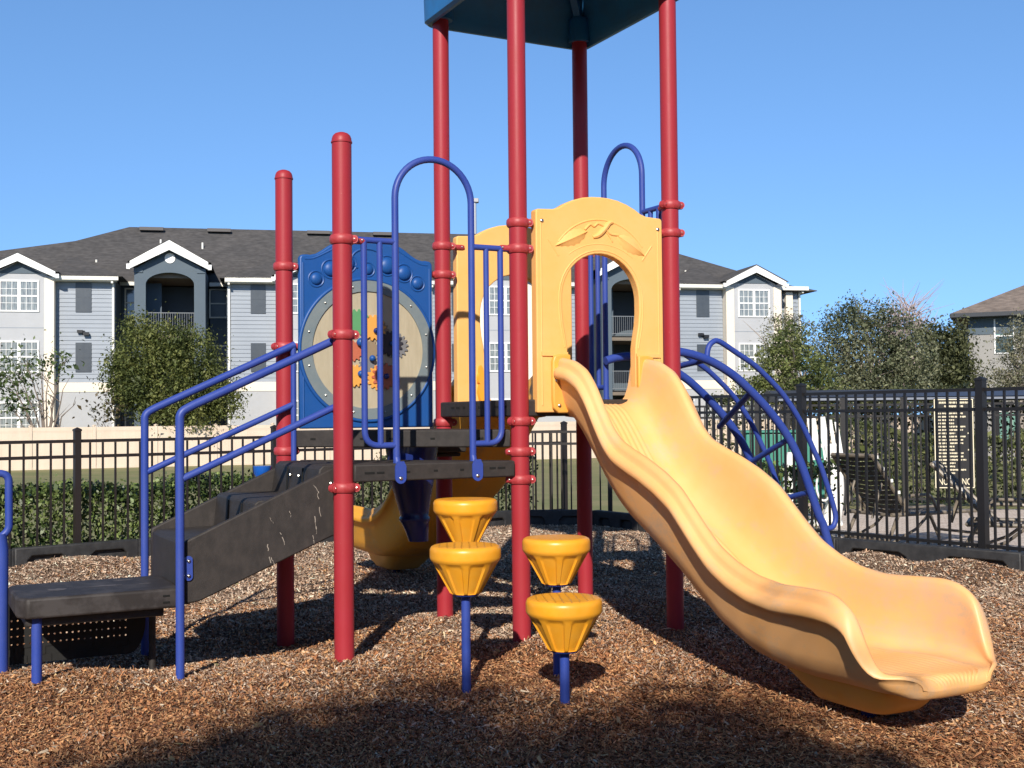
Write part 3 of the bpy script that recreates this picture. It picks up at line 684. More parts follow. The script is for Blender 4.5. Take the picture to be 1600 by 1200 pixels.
    for i in range(NX):
        for j in range(NZ):
            cx_, cz_ = u0+(i+.5)*dx, zb+(j+.5)*dz; y = .84
            if i >= NX-3: continue
            sq = [(cx_-dx/2, cz_-dz/2), (cx_, cz_-dz/2), (cx_+dx/2, cz_-dz/2), (cx_+dx/2, cz_), (cx_+dx/2, cz_+dz/2), (cx_, cz_+dz/2), (cx_-dx/2, cz_+dz/2), (cx_-dx/2, cz_)]
            if j in (2, 3, 4, 5) and 1 < i < NX-3:
                ho = [(cx_+.0055*math.cos(R_(225+45*k)), cz_+.0055*math.sin(R_(225+45*k))) for k in range(8)]
                mb.add([(a, y, b) for a, b in sq+ho], [(k, (k+1) % 8, 8+(k+1) % 8, 8+k) for k in range(8)])
            else: mb.add([(a, y, b) for a, b in sq], [tuple(range(8))])
    ua = u1-3*dx; mb.add([(ua, .84, zb)]+[(u1-3*dx*(1-math.sin(a)), .84, zb+.20*(1-math.cos(a))) for a in np.linspace(.15, PI/2, 9)]+[(u1, .84, zt), (ua, .84, zt)], [tuple(range(12))])
    k_ = mb.build('perforated_skirt', SKIRT, p, smooth=False)
    md = k_.modifiers.new('thick', 'SOLIDIFY'); md.thickness = .005
    # blue moulded horn on the far side of the steps
    hb = MB().tube([(-1.30, 1.10, .95), (-1.30, 1.10, 1.02), (-1.30, 1.10, 1.05), (-1.30, 1.10, 1.10)], [.035, .035, .055, .06], 18)
    hb.tube([(-1.60, 1.08, .86), (-1.45, 1.08, .93), (-1.31, 1.09, .99)], .022, 12); hb.ball((-1.60, 1.08, .87), .045, 14)
    hb.build('blue_horn', BLUEB, o)
stairs()

# tapered dark blue funnel hanging below the middle deck
mb = MB()
rows = [(1.214, -.425, .175), (1.0, -.424, .146), (.88, -.418, .118), (.80, -.412, .100), (.765, -.410, .094), (.755, -.410, .102), (.735, -.409, .102), (.725, -.408, .092), (.68, -.396, .080), (.62, -.386, .068), (.60, -.383, .066)]
mb.loft([[Vector((c+r*math.cos(2*PI*k/24), .70+r*.9*math.sin(2*PI*k/24), z)) for k in range(24)] for z, c, r in rows])
mb.build('blue_funnel', BLUED, PS, angle=50)

# arched climber out of the far right side
def climber():
    base = [(1.10, 1.80), (1.20, 1.825), (1.351, 1.833), (1.571, 1.785), (1.78, 1.69), (1.957, 1.563), (2.14, 1.40), (2.292, 1.225), (2.40, 1.04), (2.487, .835), (2.56, .66), (2.61, .56), (2.70, .25), (2.76, -.2)]
    lp = [(1.571, 1.78), (1.585, 1.86), (1.62, 1.903), (1.68, 1.912), (1.826, 1.838), (1.98, 1.755), (2.108, 1.660), (2.23, 1.555), (2.338, 1.432), (2.43, 1.30), (2.512, 1.154), (2.58, 1.03), (2.628, .915), (2.68, .78), (2.712, .68), (2.715, .62), (2.69, .575), (2.64, .565), (2.605, .585)]
    o = None
    def side(v, dz, k):
        mb = MB().tube(spline([(a, v, z+dz) for a, z in base], 6), .030, 16)
        mb.tube(spline([(a, v, z+dz) for a, z in lp], 5), .0195, 12)
        return mb
    mb = side(.20, 0, 0); o = mb.build('arch_climber', BLUE, PS)
    f = side(.76, -.005, 1); f.build('far_rail', BLUE, o)
    for (u0, z0), (u1, z1) in (((1.571, 1.785), (1.60, 1.735)), ((1.957, 1.563), (2.10, 1.31)), ((2.292, 1.225), (2.38, 1.03)), ((2.487, .835), (2.53, .72)), ((2.62, .50), (2.66, .36))):
        MB().tube([(u0, .20, z0), (u1, .76, z1)], .0215, 14).build('rung', BLUE, o)
climber()

# ------------------------------------------------------------------ stepping pods
def pod(label, top_px, bot_py, Y, zbot, foot_px):
    """top_px: pixel of the pod's axis at its top; Y world depth"""
    p = at_y(*top_px, Y); ztop = p.z
    root = empty('stepping_pod', (p.x, Y, 0), random.Random(label).random(), label=label, cat='stepping pod', group='yellow stepping pods in front of the play structure')
    R0 = .1825; h = ztop; hb = .245                      # pod height .245 m
    n = 128; secs = []
    prof = [(R0-.055, h-.000), (R0-.018, h-.002), (R0-.007, h-.008), (R0-.001, h-.020), (R0, h-.030), (R0, h-.060), (R0-.002, h-.070), (R0-.010, h-.082)]
    for k in range(0, 17): t = k/16; prof.append((R0-.014-(R0-.014-.080)*t, h-.086-(hb-.086)*t))
    prof += [(.074, h-hb-.002)]
    for i, (r, z) in enumerate(prof):
        g = []
        for k in range(n):
            a = 2*PI*k/n; q = (a*8/(2*PI)) % 1; rr_ = r
            if 8 <= i < len(prof)-1:
                t = (i-8)/(len(prof)-10); x = abs(q-.5)*2         # 0 in the middle of a flute
                arch = .74*math.sqrt(max(0, 1-max(0, (.16-t)/.16)**2)) if t < .16 else .74
                d = smooth((arch-x)/.10)*smooth((t-.0)/.06)*smooth((1.06-t)/.08)
                rr_ = r-.0105*d
            g.append(Vector((rr_*math.cos(a), rr_*math.sin(a), z)))
        secs.append(g)
    PT = MATS.get('pod plastic')
    if not PT:
        PT = mat('pod plastic', (.86, .36, .018), .36, var=(.84, .39, .04), vscale=9)
        t = PT.node_tree; tc = [q for q in t.nodes if q.type == 'TEX_COORD'][0]
        vo = t.nodes.new('ShaderNodeTexVoronoi'); vo.feature = 'DISTANCE_TO_EDGE'; vo.inputs['Scale'].default_value = 26; vo.inputs['Randomness'].default_value = .15
        mp = t.nodes.new('ShaderNodeMapping'); mp.inputs['Scale'].default_value = (1, 1, .02); t.links.new(tc.outputs['Object'], mp.inputs[0]); t.links.new(mp.outputs[0], vo.inputs[0])
        ge = t.nodes.new('ShaderNodeNewGeometry'); sx = t.nodes.new('ShaderNodeSeparateXYZ'); t.links.new(ge.outputs['Normal'], sx.inputs[0])
        st = t.nodes.new('ShaderNodeMath'); st.operation = 'GREATER_THAN'; st.inputs[1].default_value = .95; t.links.new(sx.outputs[2], st.inputs[0])
        mr = t.nodes.new('ShaderNodeMapRange'); mr.inputs[2].default_value = .12; t.links.new(vo.outputs[0], mr.inputs[0])
        mu = t.nodes.new('ShaderNodeMath'); mu.operation = 'MULTIPLY'; t.links.new(st.outputs[0], mu.inputs[0]); t.links.new(mr.outputs[0], mu.inputs[1])
        bp = t.nodes.new('ShaderNodeBump'); bp.inputs['Strength'].default_value = .8; bp.inputs['Distance'].default_value = .006
        t.links.new(mu.outputs[0], bp.inputs['Height']); t.links.new(bp.outputs[0], t.nodes['Principled BSDF'].inputs['Normal'])
    MB().loft(secs).build('pod_seat', PT, root, angle=50)
    MB().lathe([(.066, h-hb-.012), (.070, h-hb-.003), (.06, h-hb-.001)], n=32).build('pod_flange', BLUED, root)
    MB().tube([(0, 0, -.3), (0, 0, h-hb-.004)], .0235, 16).build('pod_pole', BLUE, root)
    return root
k = .365/.4
pod('yellow stepping pod on a tall blue pole, front left one of the four', (727, 851), 920, 6.667*k, .44, None)
pod('lowest yellow stepping pod, nearest the camera, on a short blue pole', (881, 933), 1008, 6.218*k, .2, None)
pod('highest yellow stepping pod, rearmost of the four, just under the low deck', (727, 779), 838, 7.40*k, .66, None)
pod('middle-height yellow stepping pod in front of the centre red post, behind the lowest pod', (869, 839), 907, 6.98*k, .44, None)

# ------------------------------------------------------------------ plants
def leaf_mat(name): return MATS.get(name) or mat(name, (.05, .08, .02), .55, spec=.35, attr='tint', trans=.35)
def leaves(name, blobs, n, size, tints, parent=None, seed=0, shell=.55, M='leaf', flat=.5, gap=0, asp=.55, gseed=1):
    """leaf faces spread through ellipsoids (x, y, z, rx, ry, rz, weight); gap drops whole clumps so that what is behind shows through"""
    r = np.random.RandomState(seed); b = np.array(blobs, float)
    w = b[:, 6]/b[:, 6].sum(); k = r.choice(len(b), n, p=w)
    v = r.normal(size=(n, 3)); v /= np.linalg.norm(v, axis=1)[:, None]
    rad = (shell+(1-shell)*r.rand(n))**.7*(1+.16*r.normal(size=n))
    # clump the leaves on twigs
    nt_ = max(40, n//22); tw = r.normal(size=(nt_, 3))
    P = b[k, :3]+v*rad[:, None]*b[k, 3:6]
    ti = r.randint(0, nt_, n); tp = P[r.randint(0, n, nt_)]
    near = r.rand(n) < .62
    P = np.where(near[:, None], tp[ti]+r.normal(size=(n, 3))*size*2.2, P)
    if gap:
        f = noise2(P[:, 0]*1+50, P[:, 2]+20, 1.1/max(b[:, 3].mean()*.5, .2), gseed)*.6+noise2(P[:, 1]+50, P[:, 2]+20, 2.3/max(b[:, 3].mean()*.5, .2), gseed+1)*.4
        P = P[f > gap]; n = len(P); k = k[:n]
    d = r.normal(size=(n, 3)); d /= np.linalg.norm(d, axis=1)[:, None]
    nn = r.normal(size=(n, 3)); nn[:, 2] = np.abs(nn[:, 2])+flat; nn -= d*(nn*d).sum(1)[:, None]; nn /= np.linalg.norm(nn, axis=1)[:, None]
    sd_ = np.cross(d, nn); L = size*np.exp(r.normal(0, .3, n))[:, None]
    fold = nn*L*.12
    V = np.stack([P-d*L*.5, P+sd_*L*asp*.5+fold, P+d*L*.5, P-sd_*L*asp*.5+fold], 1).reshape(-1, 3)
    T = np.array(tints)
    cl = noise2(P[:, 0]*1.0+40, P[:, 2]*1.0+P[:, 1]*.7+40, 1.3/max(b[:, 3].mean()*.45, .2), seed+7)
    q = np.clip(cl*1.5-.25+r.normal(0, .22, n), 0, .999)*(len(T)-1); i = q.astype(int); fr = (q-i)[:, None]
    col = (T[i]*(1-fr)+T[np.minimum(i+1, len(T)-1)]*fr)*np.exp(r.normal(0, .17, n))[:, None]
    return np_mesh(name, V, 4, leaf_mat(M), parent, col=np.clip(col, .004, .7))
def branches(mb, base, tips, r0, seed, wob=.12, sub=3):
    r = random.Random(seed)
    for tx, ty, tz in tips:
        a, b = Vector(base), Vector((tx, ty, tz)); P = []
        for k in range(7):
            t = k/6; p = a.lerp(b, t); p.x += (b.x-a.x)*(t*t-t)*.35+r.uniform(-wob, wob)*t; p.y += r.uniform(-wob, wob)*t; p.z += (b.z-a.z)*(t-t*t)*.25; P.append(p)
        mb.tube(P, [r0*(1-.85*k/6) for k in range(7)], 6)
        for _ in range(sub):
            k = r.randint(2, 5); q = P[k]; l = (b-a).length*r.uniform(.18, .38)
            e = q+Vector((r.uniform(-1, 1), r.uniform(-1, 1), r.uniform(.2, 1)))*l
            m_ = q.lerp(e, .5)+Vector((r.uniform(-wob, wob), 0, r.uniform(0, wob)))
            mb.tube([q, m_, e], [r0*.35, r0*.22, r0*.06], 5)
BARK = mat('bark', (.13, .10, .075), .9, var=(.22, .18, .14), vscale=6, bump=.6, bscale=30)
PALEB = mat('pale bark', (.34, .29, .25), .9, var=(.24, .20, .17), vscale=6)
GRN_D = [(.020, .034, .010), (.045, .066, .016), (.085, .108, .024), (.13, .15, .035)]
GRN_O = [(.080, .098, .055), (.13, .15, .08), (.19, .205, .115), (.26, .265, .165)]
GRN_L = [(.10, .13, .045), (.17, .20, .065), (.25, .27, .10)]
GRN_G = [(.13, .135, .09), (.21, .21, .13), (.30, .28, .18)]
def tree(name, base, tips, r0, blobs, n, size, tints, label, cat='tree', seed=0, bark=None, group=None, gap=0, flat=.5, shell=.5, asp=.55, sub=3, wob=.15, stems=None):
    """base in world; blobs and tips relative to the base"""
    t = empty(name, base, 0, label=label, cat=cat, group=group)
    mb = MB()
    fork = (tips[0][0]*.1, 0, tips[0][2]*.28) if stems is None else (0, 0, .02)
    if stems is None: mb.tube([(0, 0, -.3), (fork[0]*.5, 0, fork[2]*.5), fork], [r0*1.5, r0*1.15, r0], 10)
    branches(mb, fork, tips, r0*.62, seed, wob, sub)
    mb.build('trunk', bark or BARK, t)
    if n: leaves('crown', blobs, n, size, tints, t, seed, shell, gap=gap, flat=flat, asp=asp, gseed=seed+3)
    return t
def px_blob(x, y, rx, ry, Y, base, w=None, dy=1):
    """an ellipsoid in world units round the spot seen at pixel x, y at depth Y, relative to base"""
    p = at_y(x, y, Y)-base; k = Y/FOC
    return (p.x, p.y, p.z, rx*k, (rx+ry)/2*k*dy, ry*k, w or rx*ry)

# ------------------------------------------------------------------ vinyl wall fence, black fences, plastic border, hedges
wl0, wl1 = Vector((-18.17, 48.0)), Vector((2.1, 56.0)); wd = (wl1-wl0).normalized()
WLEN0, WLEN1 = -12.0, 52.0
vf = empty('vinyl_wall_fence', (wl0.x, wl0.y, 0), math.atan2(wd.y, wd.x), label='long cream vinyl privacy fence across the lawn below the apartment building', cat='fence')
step = 2.42
for k in range(int(WLEN0/step), int(WLEN1/step)):
    x0 = k*step-1.26; mb = MB(); mb.box((x0+.065, -.02, -.56), (x0+step-.065, .02, .95)); mb.box((x0+.065, -.035, 1.0), (x0+step-.065, .035, 1.16)); mb.box((x0+.065, -.035, -.60), (x0+step-.065, .035, -.44))
    mb.box((x0+.065, -.026, .95), (x0+step-.065, .026, 1.0))
    for j in range(1, 9): mb.box((x0+j*step/9-.003, -.0245, -.44), (x0+j*step/9+.003, -.0195, .95))
    mb.build('fence_panel', CREAMF, vf, smooth=False)
    mb = MB().box((x0-.062, -.062, -.8), (x0+.062, .062, 1.20)); mb.lathe([(.10, 1.20), (.10, 1.215), (.01, 1.26)], (x0, 0, 0), 4)
    mb.build('fence_post', CREAMF, vf, smooth=False)

def metal_fence(p0, p1, ends, ztop, zmid, zbot, sp, M, label, zpost, name='metal_fence', pw=.064, pk=.018):
    """p0 to p1 is the direction; posts stand at the distances in ends"""
    p0, p1 = Vector(p0), Vector(p1); d = (p1-p0).normalized()
    t = empty(name, (p0.x, p0.y, 0), math.atan2(d.y, d.x), label=label, cat='fence')
    for i, a in enumerate(ends):
        mb = MB().box((a-pw/2, -pw/2, -.3), (a+pw/2, pw/2, zpost)); h = pw/2+.005
        mb.add([(a-h, -h, zpost), (a+h, -h, zpost), (a+h, h, zpost), (a-h, h, zpost), (a-h, -h, zpost+.018), (a+h, -h, zpost+.018), (a+h, h, zpost+.018), (a-h, h, zpost+.018), (a, 0, zpost+.040)],
               [(0,3,2,1), (0,1,5,4), (1,2,6,5), (2,3,7,6), (3,0,4,7), (4,5,8), (5,6,8), (6,7,8), (7,4,8)])
        mb.build('fence_post', M, t, smooth=False)
        if i+1 < len(ends):
            b = ends[i+1]; mb = MB()
            for z in (ztop, zmid, zbot): mb.box((a+pw/2, -.016, z-.016), (b-pw/2, .016, z+.016))
            n = max(1, round((b-a)/sp))
            for k in range(1, n): x = a+(b-a)*k/n; mb.box((x-pk/2, -pk/2, zbot-.06), (x+pk/2, pk/2, ztop-.017))
            mb.build('picket_panel', M, t, smooth=False)
    return t
def along(p0, p1, px, z=.05):                       # distance along p0-p1 (on the ground) that is seen at pixel column px
    p0, p1 = Vector(p0), Vector(p1); d = (p1-p0).normalized(); best = None
    for k in range(-400, 2200):
        q = p0+d*(k*.01); v = Vector((q.x, q.y, z-H)); u = 800+FOC*v.dot(rt)/max(v.dot(fw), .01)
        if best is None or abs(u-px) < best[0]: best = (abs(u-px), k*.01)
    return best[1]
# left run stands .22 m behind the border
n_ = Vector((-.65, .76)); LF0 = CURBL[1]+n_*.24-Vector((3.0, 2.55)); LF1 = CURBL[2]+n_*.24
a1 = along(LF0, LF1, 121); a2 = along(LF0, LF1, 430); st = a2-a1
metal_fence(LF0, LF1, [a1-st, a1, a2, a2+st, a2+2*st, a2+3*st][:5]+[(LF1-LF0).length+.25], 1.20, 1.045, .13, .128, BRNB, 'low bronze-black picket fence in front of the clipped hedge, left of the playground', 1.30, pw=.062)
cnr = LF1+(LF1-LF0).normalized()*.25
m_ = Vector((.836, .549)); RF0 = Vector((1.05, 15.25))+m_*.25; RF1 = CURBR[-1]+m_*.30
b1 = along(RF0, RF1, 1254, .8); b2 = along(RF0, RF1, 1535, .8); st = b2-b1
metal_fence(cnr, RF0, [.0, (RF0-cnr).length], 1.20, 1.045, .13, .128, BRNB, 'short bronze-black fence return closing the far corner of the playground behind the slide', 1.30, pw=.055)
metal_fence(RF0, RF1, [x for x in (b1-2*st, b1-st, b1, b2, b2+st, b2+2*st) if x > -.2], 1.615, 1.43, .16, .118, BLK, 'tall black pool fence of slim pickets just behind the yellow slide', 1.70, pw=.075, pk=.020)

def border(pts, label, name='playground_border', h=.20, w=.10, step=1.22):
    t = empty(name, (0, 0, 0), 0, label=label, cat='border')
    for a, b in zip(pts[:-1], pts[1:]):
        L = (b-a).length; n = max(1, round(L/step)); d = (b-a)/L; ang = math.atan2(d.y, d.x)
        for k in range(n):
            l = L/n-.03; g = l/2
            prof = [(-g, -.1), (-g, h), (g, h), (g, -.1), (g-.12, -.1), (g-.12, .075), (g-.16, .115), (g-l*.36, .115), (g-l*.40, .075), (g-l*.40, -.1), (-g+l*.40, -.1), (-g+l*.40, .075), (-g+l*.36, .115), (-g+.16, .115), (-g+.12, .075), (-g+.12, -.1)]
            mb = MB().prism(prof, lambda x, z: (x, -w/2, z), lambda x, z: (x, w/2, z))
            mb.box((-g+.03, -w/2+.05, -.1), (g-.03, w/2-.002, .16))
            mb.tube([(g+.015, 0, -.1), (g+.015, 0, h-.012)], .045, 12)
            o = mb.build('border_timber', CURB, t, bevel=.012, segs=2)
            c = a+d*((k+.5)*L/n); o.location = (c.x, c.y, .0); o.rotation_euler = (0, 0, ang)
nl = Vector((-.65, .76))*.02
border([CURBL[0], CURBL[1]+nl, CURBL[2]+nl], 'black plastic mulch border along the hedge side of the playground')
border([Vector((-.02, 15.33)), Vector((1.02, 15.27))], 'short black plastic border piece across the far corner of the playground')
border([Vector((1.05, 15.22))]+[q+Vector((.836, .549))*.02 for q in CURBR[1:]], 'black plastic mulch border along the pool fence, right of the slide')

# clipped hedge behind the left fence, looser hedge behind the middle
def hedge(p0, p1, w, h, n, size, label, tints, seed, z0=-.05, wav=.06, name='hedge'):
    p0, p1 = Vector(p0), Vector(p1); d = (p1-p0); L = d.length; d = d/L; nn = Vector((-d.y, d.x)); r = np.random.RandomState(seed)
    t = empty(name, (p0.x, p0.y, 0), math.atan2(d.y, d.x), label=label, cat='hedge')
    x = r.rand(n)*L; face = r.rand(n); top = h*(1+wav*2*(noise2(x+3, x*0+9, 1.3, seed)-.5)*2)+r.normal(0, .03, n)
    y = np.where(face < .55, r.normal(0, .05, n), r.rand(n)*w); z = np.where(face < .55, r.rand(n)**.9*top, np.where(face < .9, top+r.normal(0, .03, n), r.rand(n)*top))
    P = np.c_[x, y+.04*np.sin(x*5+z*7), z+z0]
    nn_ = r.normal(size=(n, 3))+np.array([0, -.7, .6]); nn_ /= np.linalg.norm(nn_, axis=1)[:, None]
    dd = r.normal(size=(n, 3))+np.array([0, 0, .5]); dd -= nn_*(dd*nn_).sum(1)[:, None]; dd /= np.linalg.norm(dd, axis=1)[:, None]
    ss = np.cross(nn_, dd); l = size*np.exp(r.normal(0, .28, n))[:, None]
    V = np.stack([P-dd*l*.5, P+ss*l*.28+nn_*l*.06, P+dd*l*.5, P-ss*l*.28+nn_*l*.06], 1).reshape(-1, 3)
    T = np.array(tints); q = np.clip(noise2(x+5, z*2+5, 3.0, seed+2)*1.3-.15+r.normal(0, .25, n), 0, .999)*(len(T)-1); i = q.astype(int); fr = (q-i)[:, None]
    col = (T[i]*(1-fr)+T[np.minimum(i+1, len(T)-1)]*fr)*np.exp(r.normal(0, .25, n))[:, None]
    np_mesh('foliage', V, 4, leaf_mat('glossy leaf'), t, col=np.clip(col, .004, .6))
    mb = MB(); rr_ = random.Random(seed)
    for k in range(int(L/.22)):
        x_ = k*.22+rr_.uniform(0, .2); mb.tube([(x_, w*.4, -.15), (x_+rr_.uniform(-.1, .1), w*.4, h*.5), (x_+rr_.uniform(-.2, .2), w*.3, h*.85)], [.012, .009, .004], 5)
    mb.build('stem', BARK, t)
GL = MATS.get('glossy leaf') or mat('glossy leaf', (.03, .06, .015), .45, spec=.4, attr='tint', trans=.18)
HT = [(.028, .045, .016), (.06, .095, .026), (.11, .16, .042), (.19, .24, .08)]
hd = (LF1-LF0).normalized(); hn = Vector((-hd.y, hd.x))
hs = along(LF0, LF1, 500)
hedge(LF0+hn*.20+hd*.8, LF0+hn*.20+hd*hs, .75, .71, 26000, .050, 'clipped dark green hedge of glossy leaves behind the low left fence', HT, 3)
hedge(LF0+hn*.35+hd*(hs+.1), LF1+hn*.35+hd*.9, .7, .80, 9000, .055, 'thin loose hedge with gaps behind the fence, seen under the deck beside the centre post', [(.03, .045, .02), (.07, .09, .035), (.13, .15, .07)], 6, wav=.14)
hedge(RF0+m_*.45, RF0+m_*.45+(RF1-RF0).normalized()*3.0, .6, .75, 5000, .055, 'small dark shrub row behind the pool fence under the slide', HT, 9, wav=.15)

# ------------------------------------------------------------------ pool side
PAVE = mat('pale pool pavers', (.72, .63, .56), .8, var=(.62, .53, .47), vscale=3, bump=.25, bscale=40)
def paver_mat():
    t = PAVE.node_tree; b = t.nodes['Principled BSDF']; lk = b.inputs['Base Color'].links[0].from_socket
    br = t.nodes.new('ShaderNodeTexBrick'); br.inputs['Scale'].default_value = 3.2; br.inputs['Mortar Size'].default_value = .025
    br.inputs['Color1'].default_value = (1, 1, 1, 1); br.inputs['Color2'].default_value = (.84, .82, .80, 1); br.inputs['Mortar'].default_value = (.55, .5, .46, 1)
    tc = [q for q in t.nodes if q.type == 'TEX_COORD'][0]; t.links.new(tc.outputs['Object'], br.inputs[0])
    mx = t.nodes.new('ShaderNodeMix'); mx.data_type = 'RGBA'; mx.blend_type = 'MULTIPLY'; mx.inputs['Factor'].default_value = 1
    t.links.new(lk, mx.inputs['A']); t.links.new(br.outputs[0], mx.inputs['B']); t.links.new(mx.outputs['Result'], b.inputs['Base Color'])
paver_mat()
rd = (RF1-RF0).normalized()
FF0 = RF0+m_*.12-rd*.4; FF1 = RF1+m_*.12+rd*4
FAR0 = Vector((2.9, 17.9)); FAR1 = Vector((13.5, 16.4))
mb = MB().prism([(FF0.x, FF0.y), (FF1.x, FF1.y), (22, 3), (22, 15.6), (13.5, 16.8), (2.2, 18.3), (1.5, 17.0)], lambda x, y: (x, y, -.30), lambda x, y: (x, y, -.035))
tag(mb.build('pool_deck', PAVE, smooth=False), kind='structure')
fd = (FAR1-FAR0).normalized()
fx = [along(FAR0, FAR1, p, .8) for p in (1184, 1318, 1413, 1530)]
metal_fence(FAR0, FAR1, [max(-1.2, fx[0]-1.9), fx[0], fx[1], fx[2], fx[3], fx[3]+1.6, fx[3]+3.4], 1.53, 1.36, .14, .115, BLK, 'far black picket fence across the pool deck that carries the rules sign', 1.62, pw=.085, pk=.020)

# rules sign on the far fence
def sign():
    Y = 17.0; tl = at_y(1458, 623, Y); br = at_y(1522, 763, Y); w = br.x-tl.x; h = tl.z-br.z
    t = empty('pool_rules_sign', (tl.x, Y, tl.z), math.atan2(fd.y, fd.x)*.6, label='black pool rules sign with cream lettering and NO DIVING along its foot', cat='sign')
    SB = mat('sign black', (.014, .014, .016), .4); SC = mat('sign cream', (.80, .72, .52), .5)
    MB().box((0, 0, -h), (w, .012, 0)).build('sign_board', SB, t, smooth=False)
    mb = MB(); e = .012
    mb.box((.008, -.003, -.008-e), (w-.008, -.001, -.008)).box((.008, -.003, -h+.008), (w-.008, -.001, -h+.008+e)).box((.008, -.003, -h+.008+e), (.008+e, -.001, -.008-e)).box((w-.008-e, -.003, -h+.008+e), (w-.008, -.001, -.008-e))
    mb.build('sign_border', SC, t, smooth=False)
    r = random.Random(8)
    def words(x0, x1, z, hh):                            # rows too small to read in the photo: runs of tiny strokes
        x = x0; mb = MB()
        while x < x1:
            l = r.uniform(.018, .055); q = x
            while q < min(x+l, x1): mb.box((q, -.003, z-hh*r.uniform(.75, 1)), (q+.0062, -.001, z)); q += .0082
            x += l+.010
        mb.build('lettering_row', SC, t, smooth=False)
    words(w*.14, w*.86, -.045, .030); words(w*.27, w*.74, -.098, .030)
    for k in range(20):
        z = -.155-k*.0475
        words(w*.055, w*.175, z, .024); words(w*.21, w*r.choice((.50, .52, .72, .78, .80)) if k not in (3, 4) else w*.5, z, .024)
        if k in (7, 12): words(w*.84, w*.92, z, .024)
    c = bpy.data.curves.new('sign_text', 'FONT'); c.body = 'NO DIVING'; c.size = .115; c.align_x = 'CENTER'; c.extrude = .001
    o = bpy.data.objects.new('sign_text', c); sc.collection.objects.link(o); dg_ = bpy.context.evaluated_depsgraph_get()
    me = bpy.data.meshes.new_from_object(o.evaluated_get(dg_)); bpy.data.objects.remove(o)
    me.materials.clear(); me.materials.append(SC)
    xs_ = [v.co.x for v in me.vertices]; f_ = w*.80/(max(xs_)-min(xs_))
    o = bpy.data.objects.new('large_lettering', me); sc.collection.objects.link(o); o.parent = t
    o.location = (w*.5, -.003, -h+.055); o.rotation_euler = (PI/2, 0, 0); o.scale = (f_, 1.15, 1)
sign()

def chaise(p, rz, label, backang, tip):
    """sling pool lounger, long axis +x, head at x = 0"""
    t = empty('pool_lounger', p, rz, label=label, cat='lounger')
    zs = .36; bl = .80; a = R_(backang); L = 1.95; w = .62; hx = .72
    bt = Vector((hx-bl*math.cos(a), 0, zs+bl*math.sin(a)))
    mb = MB()
    for y in (-w/2, w/2):
        mb.tube([(hx-.25, y, zs), (L-.1, y, zs), (L, y, zs-.04)], .022, 8)
        for x0, x1 in ((hx-.15, hx-.35), (L-.35, L-.15)): mb.tube([(x0, y, zs), (x1, y*1.04, .0)], .020, 8)
        mb.tube([(hx-.33, y, .03), (hx+.1, y, .20), (hx+.3, y, zs)], .016, 8)
        mb.tube(fillet([(hx-.1, y, zs), (hx-.05, y*1.06, zs+.20), (hx+.30, y*1.06, zs+.20), (hx+.42, y, zs)], .08), .018, 8)
    for x in (hx-.33, L-.16): mb.tube([(x, -w/2, .10), (x, w/2, .10)], .016, 8)
    mb.tube([(hx-.25, -w/2, zs), (hx-.25, w/2, zs)], .018, 8)
    mb.build('frame', GOLDT, t)
    b = MB()
    for y in (-w/2, w/2): b.tube([(hx, y, zs), bt+Vector((0, y, 0))], .022, 8)
    b.tube([bt+Vector((0, -w/2, 0)), bt+Vector((0, w/2, 0))], .022, 8)
    for y in (-w/2+.1, w/2-.1): b.tube([bt.lerp(Vector((hx, 0, zs)), .45)+Vector((0, y, 0)), (hx-.42, y, zs-.03)], .014, 6)
    bk = b.build('back_frame', GOLDT, t)
    m1 = MB(); n = 12
    for k in range(n):                                   # broad sling straps
        f0, f1 = (k+.06)/n, (k+.90)/n; P = []
        for f in (f0, f1):
            c = bt.lerp(Vector((hx, 0, zs)), f); P += [c+Vector((0, -w/2+.01, 0)), c+Vector((0, 0, -.018)), c+Vector((0, w/2-.01, 0))]
        m1.add(P, [(0, 1, 4, 3), (1, 2, 5, 4)])
    m1.build('back_sling', SLING, bk, smooth=False)
    m2 = MB(); n = 17
    for k in range(n):
        x0 = hx+.02+(L-hx-.05)*(k+.06)/n; x1 = hx+.02+(L-hx-.05)*(k+.9)/n
        m2.add([(x0, -w/2+.01, zs), (x0, 0, zs-.02), (x0, w/2-.01, zs), (x1, -w/2+.01, zs), (x1, 0, zs-.02), (x1, w/2-.01, zs)], [(0, 1, 4, 3), (1, 2, 5, 4)])
    m2.build('seat_sling', SLING, t, smooth=False)
    m3 = MB()
    for k in range(5): q = bt.lerp(Vector((hx, 0, zs)), .08+k*.2); m3.tube([q+Vector((0, -w/2-.025, .02)), q+Vector((0, -w/2-.02, .055))], .016, 8)
    m3.build('strap_clip', WHITE, bk)
p = at_y(1340, 848, 12.6); chaise((p.x-.22, 12.6, -.035), R_(26), 'dark sling pool lounger with raised back, nearest the slide', 52, None)
p = at_y(1500, 850, 11.6); chaise((p.x-.30, 11.9, -.035), R_(-24), 'dark sling pool lounger with raised back in front of the rules sign', 46, None)

